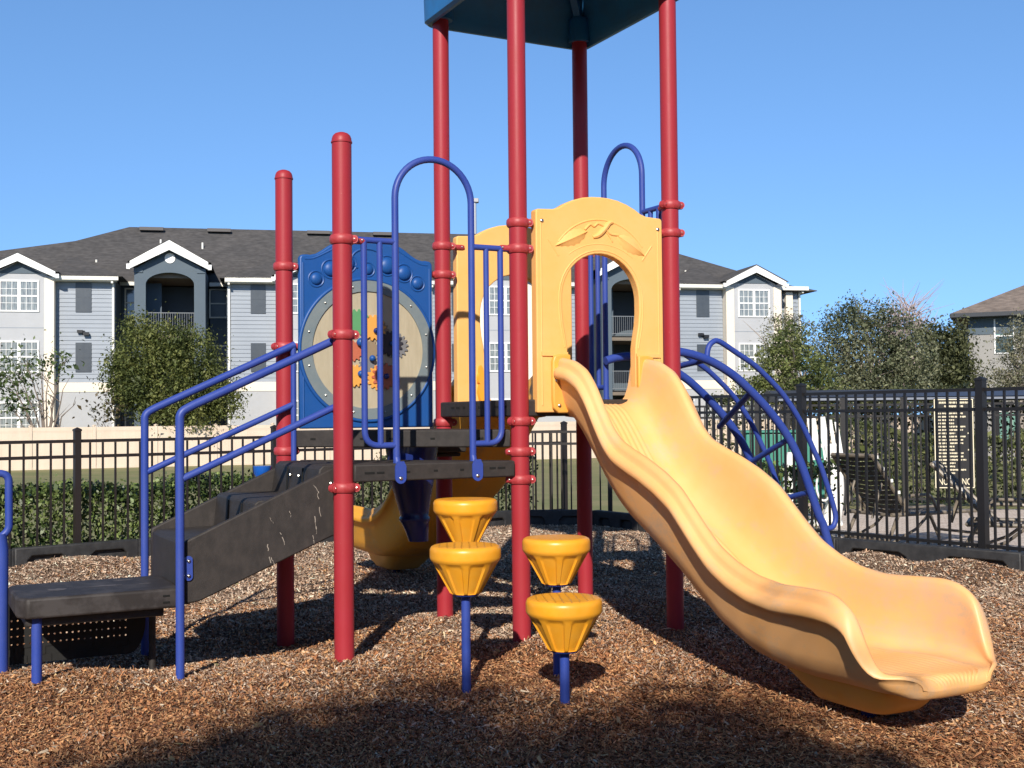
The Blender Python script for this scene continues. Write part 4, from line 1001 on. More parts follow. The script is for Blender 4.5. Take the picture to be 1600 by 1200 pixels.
def pool_lift():
    p = at_y(1272, 818, 15.4)
    t = empty('pool_lift', (p.x, 15.4, -.035), R_(-15), label='white pool lift chair with looped strap behind the fence post', cat='pool lift')
    MB().box((-.36, -.20, 0), (.36, .32, .05)).build('lift_base', WHITE, t, bevel=.02)
    def shell(x0, x1, z0, z1, bulge, name):             # upright moulded side, bowed out in the middle
        secs = []
        for k in range(13):
            f = k/12; z = z0+(z1-z0)*f; o_ = bulge*math.sin(PI*f); g = []
            for q in np.linspace(0, 2*PI, 17)[:-1]: g.append(Vector(((x0+x1)/2+o_+(x1-x0)/2*(1-.25*f)*math.copysign(abs(math.cos(q))**.6, math.cos(q)), .05+.10*(1-.3*f)*math.copysign(abs(math.sin(q))**.6, math.sin(q)), z)))
            secs.append(g)
        MB().loft(secs).build(name, WHITE, t)
    shell(-.35, -.19, .05, .94, -.05, 'side_shell'); shell(.10, .34, .05, 1.02, .06, 'side_shell')
    mb = MB()
    for k, (x0, x1, z1) in enumerate(((-.07, .04, 1.38), (.07, .16, 1.40), (.20, .245, 1.36), (.275, .32, 1.33))):
        mb.bar(((x0+x1)/2+.08, .02, .86), ((x0+x1)/2-.02, .06, z1), x1-x0, .03, (0, 1, 0)) if False else mb.add([(x0+.07, .0, .84), (x1+.07, .0, .84), (x1+.07, .03, .84), (x0+.07, .03, .84), (x0, .04, z1), (x1, .04, z1), (x1, .07, z1), (x0, .07, z1)], [(0,3,2,1),(4,5,6,7),(0,1,5,4),(1,2,6,5),(2,3,7,6),(3,0,4,7)])
    mb.box((.0, .031, 1.00), (.36, .05, 1.05)); mb.build('slatted_back', WHITE, t, smooth=False)
    MB().box((-.22, -.22, .40), (.14, .16, .45)).build('lift_seat', TEAL, t, bevel=.015)
    MB().tube([(.13+.09*math.cos(a), -.24, .52+.19*math.sin(a)) for a in np.linspace(0, 2*PI, 24)[:-1]], .014, 8, closed=True).build('looped_strap', WHITE, t)
pool_lift()
def transformer():
    Y = 19.5; a = at_y(1166, 677, Y); b = at_y(1288, 790, Y); z0 = terrain(a.x, Y)
    t = empty('transformer_box', ((a.x+b.x)/2, Y, z0), R_(-6), label='green metal utility box beyond the pool fences', cat='utility box'); w = (b.x-a.x)/2; h = a.z-z0
    MB().box((-w, 0, .08), (w, .9, h)).build('cabinet', TEAL, t, bevel=.03)
    MB().box((-w-.03, -.04, h), (w+.03, .95, h+.04)).build('lid', TEAL, t, bevel=.012)
    MB().box((-.006, -.012, .12), (.006, -.002, h-.05)).build('door_seam', SLOT, t); MB().box((.05, -.04, h*.5), (.09, -.002, h*.62)).build('latch', STEEL, t, bevel=.004)
    MB().box((-w-.12, -.15, -.4), (w+.12, 1.05, .08)).build('concrete_pad', PAVE, t, bevel=.01)
transformer()
# low covered walkway whose dark blue roof edge runs above the far fence
NAVY = mat('dark blue metal roof', (.045, .055, .085), .45, var=(.06, .07, .10), vscale=3)
def walkway():
    Y = 30.0; a = at_y(1215, 620, Y); b = at_y(1800, 610, Y); z0 = terrain(6, Y); zt = at_y(1400, 610, Y).z; zb = at_y(1400, 626, Y).z
    t = empty('covered_walkway', (a.x, Y, z0), 0, label='long low walkway roof with a dark blue edge behind the far pool fence', cat='walkway roof'); L = b.x-a.x
    MB().box((0, 0, zb-z0), (L, 2.4, zb-z0+.10)).add([(0, -.1, zb-z0+.10), (L, -.1, zb-z0+.10), (L, 1.2, zt-z0+.05), (0, 1.2, zt-z0+.05), (L, 2.5, zb-z0+.10), (0, 2.5, zb-z0+.10)], [(0, 1, 2, 3), (3, 2, 4, 5), (0, 3, 5), (1, 4, 2)]).build('walkway_roof', NAVY, t, smooth=False)
    MB().box((0, -.13, zb-z0+.02), (L, -.02, zb-z0+.075)).build('gutter', mat('pale gutter', (.20, .22, .27), .5), t)
    for k in range(6): MB().box((.3+k*(L-.6)/5-.06, .2, -.5), (.3+k*(L-.6)/5+.06, .32, zb-z0)).build('walkway_post', BLK, t, smooth=False)
walkway()
hedge((5.2, 20.0), (13.5, 18.6), .9, 1.30, 15000, .07, 'tall mid-green hedge behind the far pool fence and its sign', [(.025, .035, .012), (.06, .075, .025), (.11, .13, .045), (.16, .17, .07)], 12, z0=-.1, wav=.16)
hedge((12.2, 22.5), (17.5, 21.8), .8, .85, 6000, .07, 'low light green hedge at the right edge behind the far fence', [(.05, .08, .02), (.10, .14, .035), (.17, .20, .07)], 15, z0=-.1, wav=.16)

hedge((5.5, 33.4), (24, 31.5), 1.2, 2.3, 16000, .11, 'tall dark shrub row under the roof edge of the covered walkway', [(.03, .04, .02), (.06, .07, .032), (.10, .11, .05)], 19, z0=-.4, wav=.1)  # dark green leaf tints of the row's own
# ------------------------------------------------------------------ trees
Y = 50.5; b0 = Vector((at_y(272, 700, Y).x, Y, terrain(-14, Y)))
bl = [px_blob(x, y, rx, ry, Y, b0) for x, y, rx, ry in ((225, 560, 42, 45), (215, 515, 22, 22), (262, 540, 40, 32), (300, 560, 40, 45), (250, 600, 55, 50), (310, 610, 48, 45), (345, 625, 34, 26), (280, 640, 62, 38), (205, 600, 34, 40), (190, 580, 20, 30))]
tree('broadleaf_tree', b0, [(-1, .2, 3), (.5, -.2, 3.6), (1.6, 0, 2.4), (-1.4, 0, 2)], .14, bl, 38000, .12, [(.07, .09, .03), (.12, .145, .045), (.165, .19, .055), (.23, .24, .08)],
     'round dense olive green tree spilling over the cream wall before the stair tower', seed=2, flat=.8, shell=.7)
b1_ = Vector((at_y(165, 655, Y).x, Y-.5, terrain(-17, Y)))
tree('brown_shrub', b1_, [(-.3, 0, 2.2), (.3, 0, 2.0), (.1, .1, 2.5)], .04, [px_blob(x, y, rx, ry, Y-.5, b1_) for x, y, rx, ry in ((168, 612, 14, 10), (160, 646, 22, 14), (178, 640, 18, 18), (190, 590, 10, 16))], 260, .17, [(.13, .09, .05), (.10, .10, .04)], 'wispy brownish shrub left of the round olive tree', cat='shrub', seed=4)
b2_ = Vector((at_y(72, 668, 49.8).x, 49.8, terrain(-19, 49)))
tp = [tuple(at_y(x, y, 49.8)-b2_) for x, y in ((10, 600), (30, 580), (45, 560), (75, 575), (95, 555), (112, 590), (60, 545), (15, 640), (118, 620), (90, 600), (0, 575))]
tree('young_tree', b2_, tp, .09, [px_blob(x, y, rx, ry, 49.8, b2_) for x, y, rx, ry in ((20, 600, 26, 30), (55, 572, 20, 22), (92, 565, 17, 18), (38, 630, 34, 16), (8, 570, 14, 20), (88, 590, 16, 10), (-20, 600, 30, 40))], 1500, .17, [(.05, .085, .025), (.10, .145, .05), (.16, .20, .09)],
     'sparse light-leaved young tree with bare forking branches at the far left', seed=5, bark=mat('grey brown bark', (.20, .16, .13), .9), gap=.34, stems=1, sub=4)

def bg_tree(name, px, py, Yt, blobs, n, size, tints, label, seed, gap=.0, tips=None, r0=.14, bark=None, group='trees beyond the pool', **k):
    b = Vector((at_y(px, 640, Yt).x, Yt, terrain(at_y(px, 640, Yt).x, Yt)))
    B_ = [px_blob(x, y, rx, ry, Yt, b) for x, y, rx, ry in blobs]
    tp = tips or [(q[0]*.85, q[1]*.5, q[2]+q[5]*.2) for q in B_][:9]
    return tree(name, b, tp, r0, B_, n, size, tints, label, seed=seed, gap=gap, bark=bark, group=group, **k)
bg_tree('big_live_oak', 1365, 640, 36, ((1355, 490, 52, 26), (1325, 510, 50, 35), (1390, 520, 48, 40), (1300, 545, 48, 42), (1355, 560, 80, 50), (1420, 560, 48, 44), (1310, 595, 70, 38), (1400, 600, 70, 38), (1350, 620, 110, 34)), 30000, .085, GRN_O, 'largest olive oak beyond the pool, tallest of the tree group', 21, gap=.30, bark=PALEB, sub=6, shell=.35)
bg_tree('willow_tree', 1250, 640, 33, ((1240, 530, 30, 26), (1215, 560, 30, 30), (1260, 570, 40, 36), (1225, 600, 52, 32), (1275, 610, 50, 28), (1190, 590, 26, 26), (1185, 615, 40, 20)), 13000, .08, GRN_L, 'lighter green airy tree overlapping the right end of the apartment building', 23, gap=.36, bark=PALEB, sub=6, shell=.3)
bg_tree('grey_twig_tree', 1225, 640, 42, ((1220, 510, 22, 20), (1245, 515, 24, 24), (1232, 545, 30, 28), (1205, 535, 18, 22)), 3500, .08, GRN_G, 'thin grey-leaved tree against the downspouts of the apartment building', 27, gap=.30, bark=PALEB, sub=7)
bg_tree('dark_oak', 1475, 640, 44, ((1452, 520, 24, 16), (1470, 540, 40, 26), (1490, 535, 22, 32), (1480, 575, 44, 36), (1455, 600, 50, 34), (1500, 600, 40, 36)), 14000, .11, [(.05, .062, .028), (.09, .10, .045), (.14, .15, .07)], 'darker green oak between the big oak and the grey house', 29, gap=.22, shell=.4)
bg_tree('grey_green_tree', 1600, 640, 41, ((1585, 540, 28, 34), (1610, 520, 36, 36), (1580, 585, 34, 30), (1570, 600, 24, 16), (1615, 590, 50, 42)), 8000, .08, GRN_G, 'grey-green small-leaved tree in front of the grey house', 31, gap=.30, bark=PALEB, sub=6)
bg_tree('far_pine', 1505, 640, 58, ((1508, 520, 10, 22), (1500, 548, 22, 26), (1495, 580, 30, 30)), 2500, .17, [(.03, .04, .02), (.06, .075, .035)], 'narrow dark conifer at the corner of the grey house', 33, shell=.3)
# leafless tree behind
Yt = 56; b = Vector((at_y(1415, 640, Yt).x, Yt, terrain(16, Yt)))
rb = random.Random(77); tp = []
for k in range(30):
    a_ = PI*(k+.5)/30+rb.uniform(-.08, .08); q_ = rb.uniform(.6, 1); tp.append(tuple(at_y(1414-46*math.cos(a_)*q_, 528-70*math.sin(a_)*q_, Yt+rb.uniform(-.8, .8))-b))
tree('bare_tree', b, tp, .11, [], 0, .1, [], 'leafless pale pinkish-grey tree rising behind the big oak', seed=41, bark=mat('pink grey bark', (.42, .34, .33), .9), group='trees beyond the pool', sub=16, wob=.28)
leafy = [(.03, .04, .018), (.06, .07, .03), (.10, .11, .05)]
fb = [(x, 95+random.Random(i).uniform(-4, 4), -.3+random.Random(i+9).uniform(.8, 1.8), 6, 3, random.Random(i+5).uniform(2.6, 4.2), 1) for i, x in enumerate(np.arange(-70, 110, 5.5))]
tag(leaves('far_tree_line', fb, 16000, .55, leafy, None, 55, .5), kind='stuff')
# unseen trees added behind and beside the camera to block low sky light
fb = []
for i in range(46):
    r_ = random.Random(300+i); a_ = R_(168+204*i/45); d_ = r_.uniform(27, 33); fb.append((d_*math.cos(a_), d_*math.sin(a_)+2, r_.uniform(3.5, 5), 3.2, 2.6, r_.uniform(4.8, 6.5), 1))
tag(leaves('added_sky_block_trees', fb, 26000, .75, GRN_D, None, 71, .3), kind='stuff')
# the tree behind the photographer whose shadow falls over the foreground
b = Vector((.2, -7.0, -.1)); sb = []
kx, ky = sd.x/-sd.z, sd.y/-sd.z
for X, Ym, rx, ry, rz, z in ((-1.0, 5.75, .55, .8, .7, 6.3), (-.5, 6.3, .42, .7, .6, 6.9), (.15, 5.75, .45, .8, .7, 6.5), (.8, 6.05, .48, .7, .6, 6.8), (1.25, 5.3, .45, .8, .7, 6.2), (1.8, 4.30, .5, .8, .7, 6.0), (2.4, 4.45, .6, .8, .7, 6.2), (3.2, 4.6, .7, .9, .7, 6.2),
                             (-1.55, 5.1, .5, .8, .7, 6.2), (-.6, 5.2, .8, 1.0, .9, 5.4), (.35, 5.1, .8, 1.0, .9, 5.3), (1.1, 4.7, .8, 1.0, .9, 5.2), (2.3, 4.5, 1.1, 1.0, .9, 5.0), (0, 4.4, 1.5, 1.2, .9, 4.4), (1.8, 4.2, 1.5, 1.2, .9, 4.2)):
    sb.append((X-kx*z-b.x, Ym-.02-1.04*math.hypot(ry, rz*ky)-ky*z-b.y, z-b.z, rx, ry, rz, rx*rz))
tree('shade_tree', b, [(q[0]*.8, 0, q[2]) for q in sb[:7]], .24, sb, 90000, .085, GRN_D, 'broad leafy shade tree behind the camera whose shadow darkens the foreground mulch', seed=61, shell=.25)

# ------------------------------------------------------------------ apartment building (own frame: x along the front, y away, z up)
AB0 = Vector((-23.741, 57.0, 0)); PHI = R_(11.354)
AB = empty('apartment_building', (*AB0[:2], 0), PHI, label='three-storey grey-blue apartment building with dark hip roof, white gables and arched stair towers', cat='apartment building')
SID = mat('blue grey lap siding', (.275, .305, .345), .6, var=(.25, .28, .32), vscale=.8)
LGW = mat('light grey stucco', (.42, .425, .435), .75, var=(.39, .395, .405), vscale=1.2, bump=.2, bscale=30)
CRW = mat('cream trim stucco', (.80, .70, .57), .7, var=(.77, .67, .54), vscale=1)
SLT = mat('slate blue stucco', (.080, .108, .135), .75, var=(.09, .12, .145), vscale=1.2, bump=.2, bscale=30)
WTR = mat('white fascia', (.82, .81, .78), .5)
CTR = mat('cream gutter', (.74, .71, .63), .5)
def shingle(name, c1, c2, sc_):
    M = mat(name, c1, .95, var=c2, vscale=.7, vamt=.8, bump=.5, bscale=12, detail=8)
    t = M.node_tree; b = t.nodes['Principled BSDF']; lk = b.inputs['Base Color'].links[0].from_socket
    tc = [q for q in t.nodes if q.type == 'TEX_COORD'][0]
    n = t.nodes.new('ShaderNodeTexNoise'); n.inputs['Scale'].default_value = 1; n.inputs['Detail'].default_value = 3
    mp = t.nodes.new('ShaderNodeMapping'); mp.inputs['Scale'].default_value = (3.0*sc_, 3.0*sc_, 9*sc_); t.links.new(tc.outputs['Object'], mp.inputs[0]); t.links.new(mp.outputs[0], n.inputs[0])
    mr = t.nodes.new('ShaderNodeMapRange'); mr.inputs[1].default_value = .3; mr.inputs[2].default_value = .7; mr.inputs[3].default_value = .72; mr.inputs[4].default_value = 1.3; t.links.new(n.outputs[0], mr.inputs[0])
    mx = t.nodes.new('ShaderNodeMix'); mx.data_type = 'RGBA'; mx.blend_type = 'MULTIPLY'; mx.inputs['Factor'].default_value = 1
    t.links.new(lk, mx.inputs['A']); t.links.new(mr.outputs[0], mx.inputs['B']); t.links.new(mx.outputs['Result'], b.inputs['Base Color'])
    return M
SHG = shingle('charcoal shingles', (.056, .053, .053), (.094, .086, .082), 1)
SHB = shingle('brown shingles', (.165, .13, .11), (.225, .18, .15), 1.2)
GLS = mat('window glass', (.10, .12, .14), .08, spec=.9)
CURT = mat('pale curtain behind glass', (.30, .33, .32), .2, spec=.9, var=(.06, .07, .08), vscale=5, vamt=.5, stretch=(5, 1, .35))
DGL = mat('dark screened glass', (.055, .065, .078), .35, var=(.07, .08, .09), vscale=3)
INT = mat('dark slate stucco inside', (.09, .12, .15), .8); CEIL = mat('tan corridor boards', (.20, .16, .12), .8, var=(.15, .12, .09), vscale=1, stretch=(1, 1, 8))  # INT is a plain dark slate tone for corridor walls, soffits and collars
def abox(name, a, b, M, par=AB, **k): return MB().box(a, b).build(name, M, par, smooth=False, **k)
def lap(x0, x1, y, z0, z1, par=AB, depth=.25, M=None, st=.205):        # lap boards as real overlapping wedges
    mb = MB(); n = int(round((z1-z0)/st)); h = (z1-z0)/n
    for k in range(n):
        z = z0+k*h; mb.add([(x0, y-.030, z), (x1, y-.030, z), (x1, y, z+h), (x0, y, z+h), (x0, y, z), (x1, y, z)], [(0, 1, 2, 3), (4, 5, 1, 0)])
    mb.box((x0, y+.001, z0), (x1, y+depth, z1))
    return mb.build('siding_wall', M or SID, par, smooth=False)
def window(x, zb, zt, y, w, par=AB, panes=(2, 3, 4), glass=CURT, fr=WTR):
    """a pair of sashes side by side, each with muntins; zb..zt sill to head"""
    k, nx, nz = panes; f = MB(); t_ = .075; x0 = x-w/2
    f.box((x0-t_, y-.05, zb-t_), (x0+w+t_, y+.02, zb)).box((x0-t_, y-.05, zt), (x0+w+t_, y+.02, zt+t_))
    sw = w/k
    f.box((x0-t_, y-.05, zb), (x0, y+.02, zt)).box((x0+w, y-.05, zb), (x0+w+t_, y+.02, zt))
    for i in range(1, k): f.box((x0+i*sw-.07, y-.048, zb), (x0+i*sw+.07, y+.02, zt))
    zm = (zb+zt)/2
    for i in range(k):
        l = x0+i*sw+(.07 if i else 0); r_ = x0+(i+1)*sw-(.07 if i+1 < k else 0)
        f.box((l, y-.04, zm-.035), (r_, y+.02, zm+.035))
        for q in range(1, nx): f.box((l+(r_-l)*q/nx-.011, y-.035, zb), (l+(r_-l)*q/nx+.011, y+.02, zm-.036)).box((l+(r_-l)*q/nx-.011, y-.035, zm+.036), (l+(r_-l)*q/nx+.011, y+.02, zt))
        for q in range(1, nz):
            if q == nz//2: continue
            z = zb+(zt-zb)*q/nz; f.box((l, y-.034, z-.011), (r_, y+.02, z+.011))
    o = f.build('window', fr, par, smooth=False)
    for i in range(k): MB().box((x0+i*sw+.03, y-.012, zb), (x0+(i+1)*sw-.03, y+.012, zt)).build('pane', glass, o, smooth=False)
    return o
def screened(x, zb, zt, y, w, par=AB):
    mb = MB().box((x-w/2, y-.055, zb), (x+w/2, y-.03, zt)).box((x-.012, y-.062, zb), (x+.012, y-.055, zt)).box((x-w/2, y-.062, (zb+zt)/2-.012), (x-.013, y-.055, (zb+zt)/2+.012)).box((x+.013, y-.062, (zb+zt)/2-.012), (x+w/2, y-.055, (zb+zt)/2+.012))
    return mb.build('screened_window', DGL, par, smooth=False)
ZG = -.95
FLS = [(6.78, 8.16), (3.83, 5.22), (.90, 2.28)]
def gable(x, hw, zp, ze, y, depth, th=.34, yo=.40):
    """white raking fascia with a shingled gable roof behind it"""
    for sg in (-1, 1):
        P = [(x, zp), (x+sg*hw, ze), (x+sg*hw, ze-th*.85), (x, zp-th*1.15)]
        MB().prism(P, lambda a, z: (a, y-yo-.06, z), lambda a, z: (a, y-yo, z)).build('gable_fascia', WTR, AB, smooth=False)
        MB().add([(x, y-yo, zp-.05), (x+sg*hw, y-yo, ze-.05), (x+sg*hw, y, ze-.05), (x, y, zp-.05)], [(0, 1, 2, 3)]).build('soffit', INT, AB, smooth=False)
        MB().box((x+sg*(hw-.02), y-yo-.02, ze-th*.9), (x+sg*(hw+.16), y-yo+.10, ze-th*.30)).build('gutter_end', WTR, AB, smooth=False)
    MB().add([(x, y-yo-.08, zp+.05), (x-hw-.12, y-yo-.08, ze+.01), (x+hw+.12, y-yo-.08, ze+.01), (x, y+depth, zp+.05), (x-hw-.12, y+depth, ze+.01), (x+hw+.12, y+depth, ze+.01),
              (x, y-yo-.08, zp), (x-hw-.12, y-yo-.08, ze-.04), (x+hw+.12, y-yo-.08, ze-.04)], [(0, 1, 4, 3), (0, 3, 5, 2), (0, 6, 7, 1), (0, 2, 8, 6)]).build('gable_roof', SHG, AB, smooth=False)
def bay(x, full=True):
    MB().prism([(x-1.57, ZG), (x+1.57, ZG), (x+1.57, 8.38), (x, 9.18), (x-1.57, 8.38)], lambda a, z: (a, 0, z), lambda a, z: (a, 6, z)).build('bay_wall', LGW, AB, smooth=False)
    for sg in (-1, 1): MB().box((x+sg*1.15, -.045, ZG), (x+sg*1.60, .5, 8.36)).build('quoin', CRW, AB, smooth=False)
    MB().prism([(x-1.0, 8.56), (x+1.0, 8.56), (x, 9.10)], lambda a, z: (a, -.04, z), lambda a, z: (a, -.006, z)).build('gable_vent', SLT, AB, smooth=False)
    gable(x, 1.72, 9.50, 8.62, 0, 4.5)
    for zb, zt in FLS: window(x, zb, zt, -.01, 1.68)
    MB().box((x-1.14, -.012, 5.92), (x+1.14, -.002, 5.95)).build('joint_line', SID, AB, smooth=False)
def wing(x0, x1, xw, lights=None, y=.5):
    lap(x0, x1, y, 3.29, 8.26); abox('band_course', (x0, y-.06, 2.83), (x1, y+.2, 3.288), CRW); abox('base_wall', (x0, y-.03, ZG), (x1, y+.2, 2.828), LGW)
    for zb, zt in (FLS[:2] if xw is not None else []): screened(xw, zb-.03, zt+.03, y, .74)
    MB().box((x0-.1, y-.62, 8.28), (x1+.22, y-.50, 8.50)).box((x0-.1, y-.50, 8.24), (x1+.1, y, 8.28)).build('gutter', CTR, AB, smooth=False)
    if lights:
        f = MB(); f.box((lights-.26, y-.22, 5.72), (lights+.0, y-.06, 5.86)).box((lights+.03, y-.28, 5.60), (lights+.30, y-.08, 5.74)).box((lights-.06, y-.10, 5.66), (lights+.08, y-.03, 5.84)); f.build('flood_light', BLK, AB, smooth=False)
def spout(x, y, z1=8.26): MB().box((x-.05, y-.12, ZG), (x+.05, y-.02, z1)).box((x-.05, y-.55, z1-.12), (x+.05, y-.12, z1)).build('downspout', CTR, AB, smooth=False)
def recess(x0, x1, xw):
    abox('recess_wall', (x0, 3.0, ZG), (x1, 3.2, 8.4), SLT)
    for zb, zt in FLS: window(xw, zb, zt, 2.99, .78, panes=(1, 1, 2), glass=GLS if xw < 7 else DGL, fr=CTR)
    MB().box((x0, 2.3, 8.30), (x1, 2.42, 8.52)).build('gutter', CTR, AB, smooth=False)
def tower(x):
    hw = 1.68
    arch = [(x-1.145, ZG), (x-1.145, 8.06)]+[(x-1.145*math.cos(a), 8.06+.58*math.sin(a)) for a in np.linspace(.15, PI-.15, 15)]+[(x+1.145, 8.06), (x+1.145, ZG)]
    P = [(x-hw, ZG)]+arch+[(x+hw, ZG), (x+hw, 8.78), (x, 9.78), (x-hw, 8.78)]
    MB().prism(P, lambda a, z: (a, -.55, z), lambda a, z: (a, -.2, z)).build('tower_wall', SLT, AB, smooth=False)
    for sg in (-1, 1): abox('tower_side', (x+sg*1.66, -.199, ZG), (x+sg*1.45, 5.4, 8.78), SLT)
    abox('corridor_wall', (x-1.45, 5.5, ZG), (x+1.45, 5.7, 8.5), INT); abox('corridor_wall', (x-1.44, 1.2, ZG), (x-.55, 1.35, 8.3), INT)
    for z in (2.75, 5.65, 8.66): abox('landing_slab', (x-1.44, -.15, z-.25), (x+1.44, 5.45, z), CEIL)
    for z in (2.75, 5.65):
        mb = MB()
        for zz in (z+.08, z+1.0): mb.box((x-1.14, -.40, zz), (x+1.14, -.36, zz+.04))
        for k in range(21): mb.box((x-1.12+k*.112-.009, -.39, z+.12), (x-1.12+k*.112+.009, -.37, z+1.0))
        mb.build('stair_railing', mat('railing grey', (.16, .17, .18), .5) if 'railing grey' not in MATS else MATS['railing grey'], AB, smooth=False)
    mb = MB()                                            # inner arch with a slatted screen deep in the corridor
    for k in range(14): mb.box((x-.10+k*.085, 4.9, 5.66), (x-.10+k*.085+.045, 4.95, 6.9))
    mb.build('slat_screen', CEIL, AB, smooth=False)
    MB().tube([(x, -.585, 9.34), (x, -.56, 9.34)], .25, 24).build('round_vent', WTR, AB)
    gable(x, 1.84, 10.18, 9.12, -.55, 6.5, th=.42)
    abox('tower_collar', (x-hw-.02, -.60, 8.62), (x-1.28, -.551, 8.84), INT); abox('tower_collar', (x+1.28, -.60, 8.62), (x+hw+.02, -.551, 8.84), INT)
for x in (0, 13.8, 23.9, 37.7): bay(x)
wing(1.61, 4.36, 2.88, 2.86); wing(9.75, 12.19, 11.27); wing(15.41, 22.29, 21.5); wing(25.51, 27.95, 26.4); wing(33.34, 36.09, 34.95, 34.9)
wing(-4.2, -1.61, -2.9); wing(39.31, 41.0, None, y=1.2)
for x, y in ((4.28, .5), (9.84, .5), (20.06, .5), (27.85, .5), (33.45, .5), (39.45, 1.2), (40.9, 1.2)): spout(x, y)
recess(4.36, 5.42, 4.98); recess(8.78, 9.75, 9.2); recess(27.95, 28.9, 28.4); recess(32.3, 33.34, 32.7)
for x in (4.20, 9.75, 27.80, 33.34): abox('return_wall', (x, .75, ZG), (x+.15, 3.0, 8.3), SLT)
tower(7.06); tower(30.64)
abox('quoin', (40.0, .9, 3.3), (40.4, 1.16, 8.2), CRW)
# entry canopy seen through the slide's arch
MB().add([(30.9, -2.6, 2.35), (33.2, -2.6, 2.35), (33.2, .2, 2.35), (30.9, .2, 2.35), (32.0, -1.2, 3.05)], [(0, 1, 4), (1, 2, 4), (2, 3, 4), (3, 0, 4)]).build('entry_roof', SHG, AB, smooth=False)
abox('entry_fascia', (30.85, -2.66, 2.12), (33.25, -2.6, 2.36), WTR)
# core volume, hip roof, ridge vents, pipes
abox('core_wall', (-4.2, 3.3, ZG), (41.0, 17, 8.35), SLT)
def hip(x0, x1, y0, y1, z0, rx0, rx1, yr, zr, name='roof', M=SHG, par=AB):
    return MB().add([(x0, y0, z0), (x1, y0, z0), (x1, y1, z0), (x0, y1, z0), (rx0, yr, zr), (rx1, yr, zr), (x0, y0, z0-.04), (x1, y0, z0-.04), (x1, y1, z0-.04), (x0, y1, z0-.04)],
                    [(0, 1, 5, 4), (1, 2, 5), (2, 3, 4, 5), (3, 0, 4), (6, 7, 1, 0), (7, 8, 2, 1), (8, 9, 3, 2), (9, 6, 0, 3), (9, 8, 7, 6)]).build(name, M, par, smooth=False)
hip(-4.6, 41.6, 2.30, 17.8, 8.52, 4.0, 33.2, 9.5, 12.42)
for x0, x1, xr in ((1.3, 4.75, 1.6), (9.4, 12.6, 12.2), (15.2, 22.5, 18.8), (25.2, 28.4, 25.6), (33.0, 36.4, 36.0), (-4.6, -1.4, -1.6)):
    hip(x0, x1, -.12, 9, 8.50, min(max(xr, x0+.4), x1-.4)-.15, min(max(xr, x0+.4), x1-.4)+.15, 4.6, 9.95, 'wing_roof')
hip(39.2, 41.7, .55, 8, 8.28, 39.5, 39.8, 4.2, 9.3, 'wing_roof')
hip(-14, 5.5, 9.6, 22, 9.2, .6, 2.2, 14, 12.25, 'rear_roof')
for x in (5.3, 9.0, 14.6, 18.4, 24.2): MB().box((x-.65, 8.55, 12.12), (x+.65, 8.95, 12.30)).build('ridge_vent', mat('vent brown', (.10, .09, .085), .7) if 'vent brown' not in MATS else MATS['vent brown'], AB, smooth=False)
for x, y, z in ((2.9, 4.6, 10.0), (6.0, 6.4, 11.4), (8.2, 6.6, 11.3), (.6, 8, 11.2), (35.4, 4.4, 9.9), (26.9, 6, 10.6)): MB().tube([(x, y, z-.8), (x, y, z-.12)], .055, 8).build('vent_pipe', CTR, AB)

# ------------------------------------------------------------------ grey house at the right edge, light pole
p = at_y(1516, 640, 50.0)
HB = empty('grey_house', (p.x, 50.0, terrain(p.x, 50)), R_(-24), label='grey stucco two-storey house with brown shingle roof at the right edge', cat='house')
GST = mat('warm grey stucco', (.31, .295, .275), .85, var=(.27, .26, .245), vscale=1.0, bump=.3, bscale=25); DKT = mat('dark fascia', (.035, .038, .045), .5)
ze = at_y(1516, 497, 50).z-HB.location.z
MB().box((0, 0, -.5), (9, 10, ze)).build('wall', GST, HB, smooth=False)
MB().box((-.02, -.03, ze-.72), (9, -.002, ze-.02)).build('frieze_board', SLT, HB, smooth=False)
hip(-.65, 9.6, -.65, 10.6, ze+.18, 4.4, 4.6, 5, ze+2.6, 'roof', SHB, HB)
MB().box((-.68, -.72, ze+.0), (9.6, -.62, ze+.17)).box((-.70, -.62, ze+.0), (-.62, 10, ze+.17)).box((-.62, -.62, ze-.01), (9, 0, ze+.02)).build('gutter', DKT, HB, smooth=False)
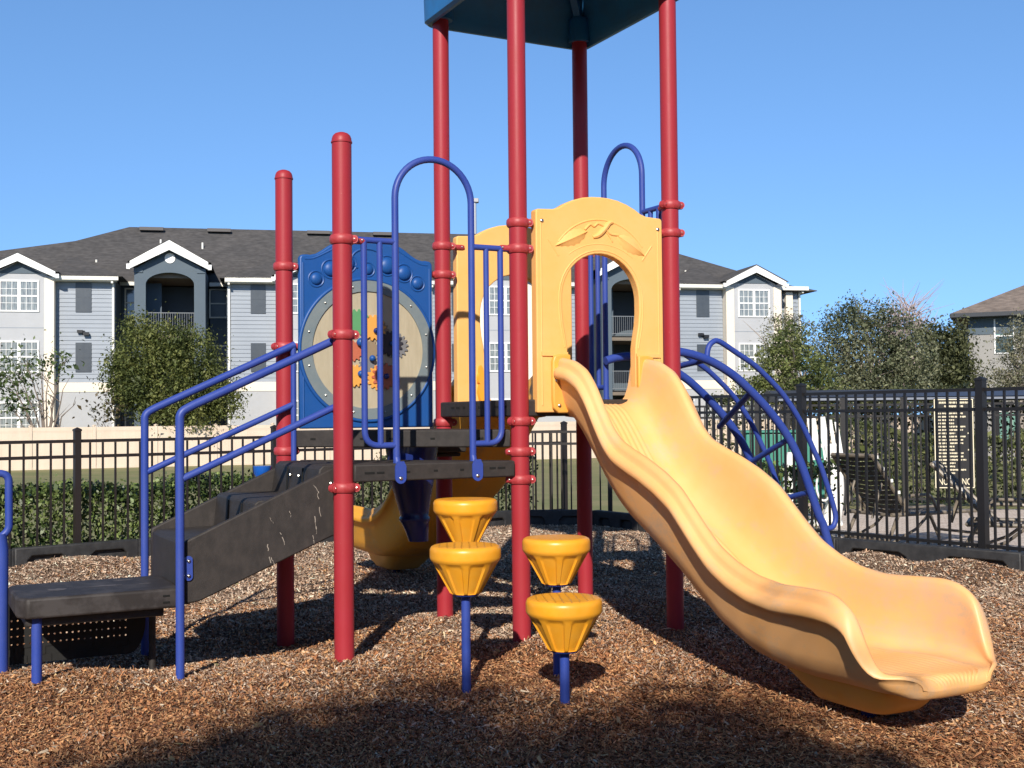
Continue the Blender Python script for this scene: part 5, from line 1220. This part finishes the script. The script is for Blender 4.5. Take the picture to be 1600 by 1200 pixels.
MB().tube(fillet([(-.45, -.5, ze), (-.42, -.45, ze-.22), (-.08, -.06, ze-.42), (-.08, -.06, -.3)], .12), .06, 8).build('downspout', DKT, HB)
WG = mat('pale green glazing', (.16, .30, .25), .15, spec=.8); wx = .99
k_ = 50/FOC
zt_, zb_ = at_y(1560, 500, 50).z-HB.location.z, at_y(1560, 552, 50).z-HB.location.z
f = MB().box((wx, -.05, zb_-.05), (wx+.80, -.001, zb_)).box((wx, -.05, zb_), (wx+.06, -.001, zt_)).box((wx+.74, -.05, zb_), (wx+.80, -.001, zt_)).box((wx+.06, -.05, (zt_+zb_)/2-.03), (wx+.74, -.001, (zt_+zb_)/2+.03)).build('window', WTR, HB, smooth=False)
MB().box((wx+.06, -.02, (zt_+zb_)/2+.03), (wx+.74, -.0015, zt_)).build('pane', WG, f, smooth=False); MB().box((wx+.06, -.02, zb_), (wx+.74, -.0015, (zt_+zb_)/2-.03)).build('pane', mat('dark teal glazing', (.06, .085, .085), .15, spec=.8), f, smooth=False)
for wx in (1.0, 2.6):
    f = MB().box((wx, -.06, .75), (wx+1.2, -.001, .82)).box((wx, -.06, 2.05), (wx+1.2, -.001, 2.12)).box((wx, -.06, .82), (wx+.07, -.001, 2.05)).box((wx+1.13, -.06, .82), (wx+1.2, -.001, 2.05)).box((wx+.57, -.06, .82), (wx+.63, -.001, 2.05)).build('window', WTR, HB, smooth=False)
    MB().box((wx+.07, -.02, .82), (wx+.57, -.0015, 2.05)).box((wx+.63, -.02, .82), (wx+1.13, -.0015, 2.05)).build('pane', WG, f, smooth=False)
Y = 84.0; q = at_y(741.5, 372, Y); zt_ = at_y(741.5, 313, Y).z
LP = empty('light_pole', (q.x, Y, -.6), 0, label='slim pale light pole standing beyond the apartment roof', cat='light pole')
MB().tube([(0, 0, 0), (0, 0, zt_+.6)], [.20, .15], 12).build('pole', mat('galvanised grey', (.50, .50, .50), .5, .3), LP)
MB().box((-.22, -.25, zt_+.42), (.32, .25, zt_+.72)).build('lamp_head', mat('lamp housing', (.38, .36, .36), .5), LP, bevel=.05)
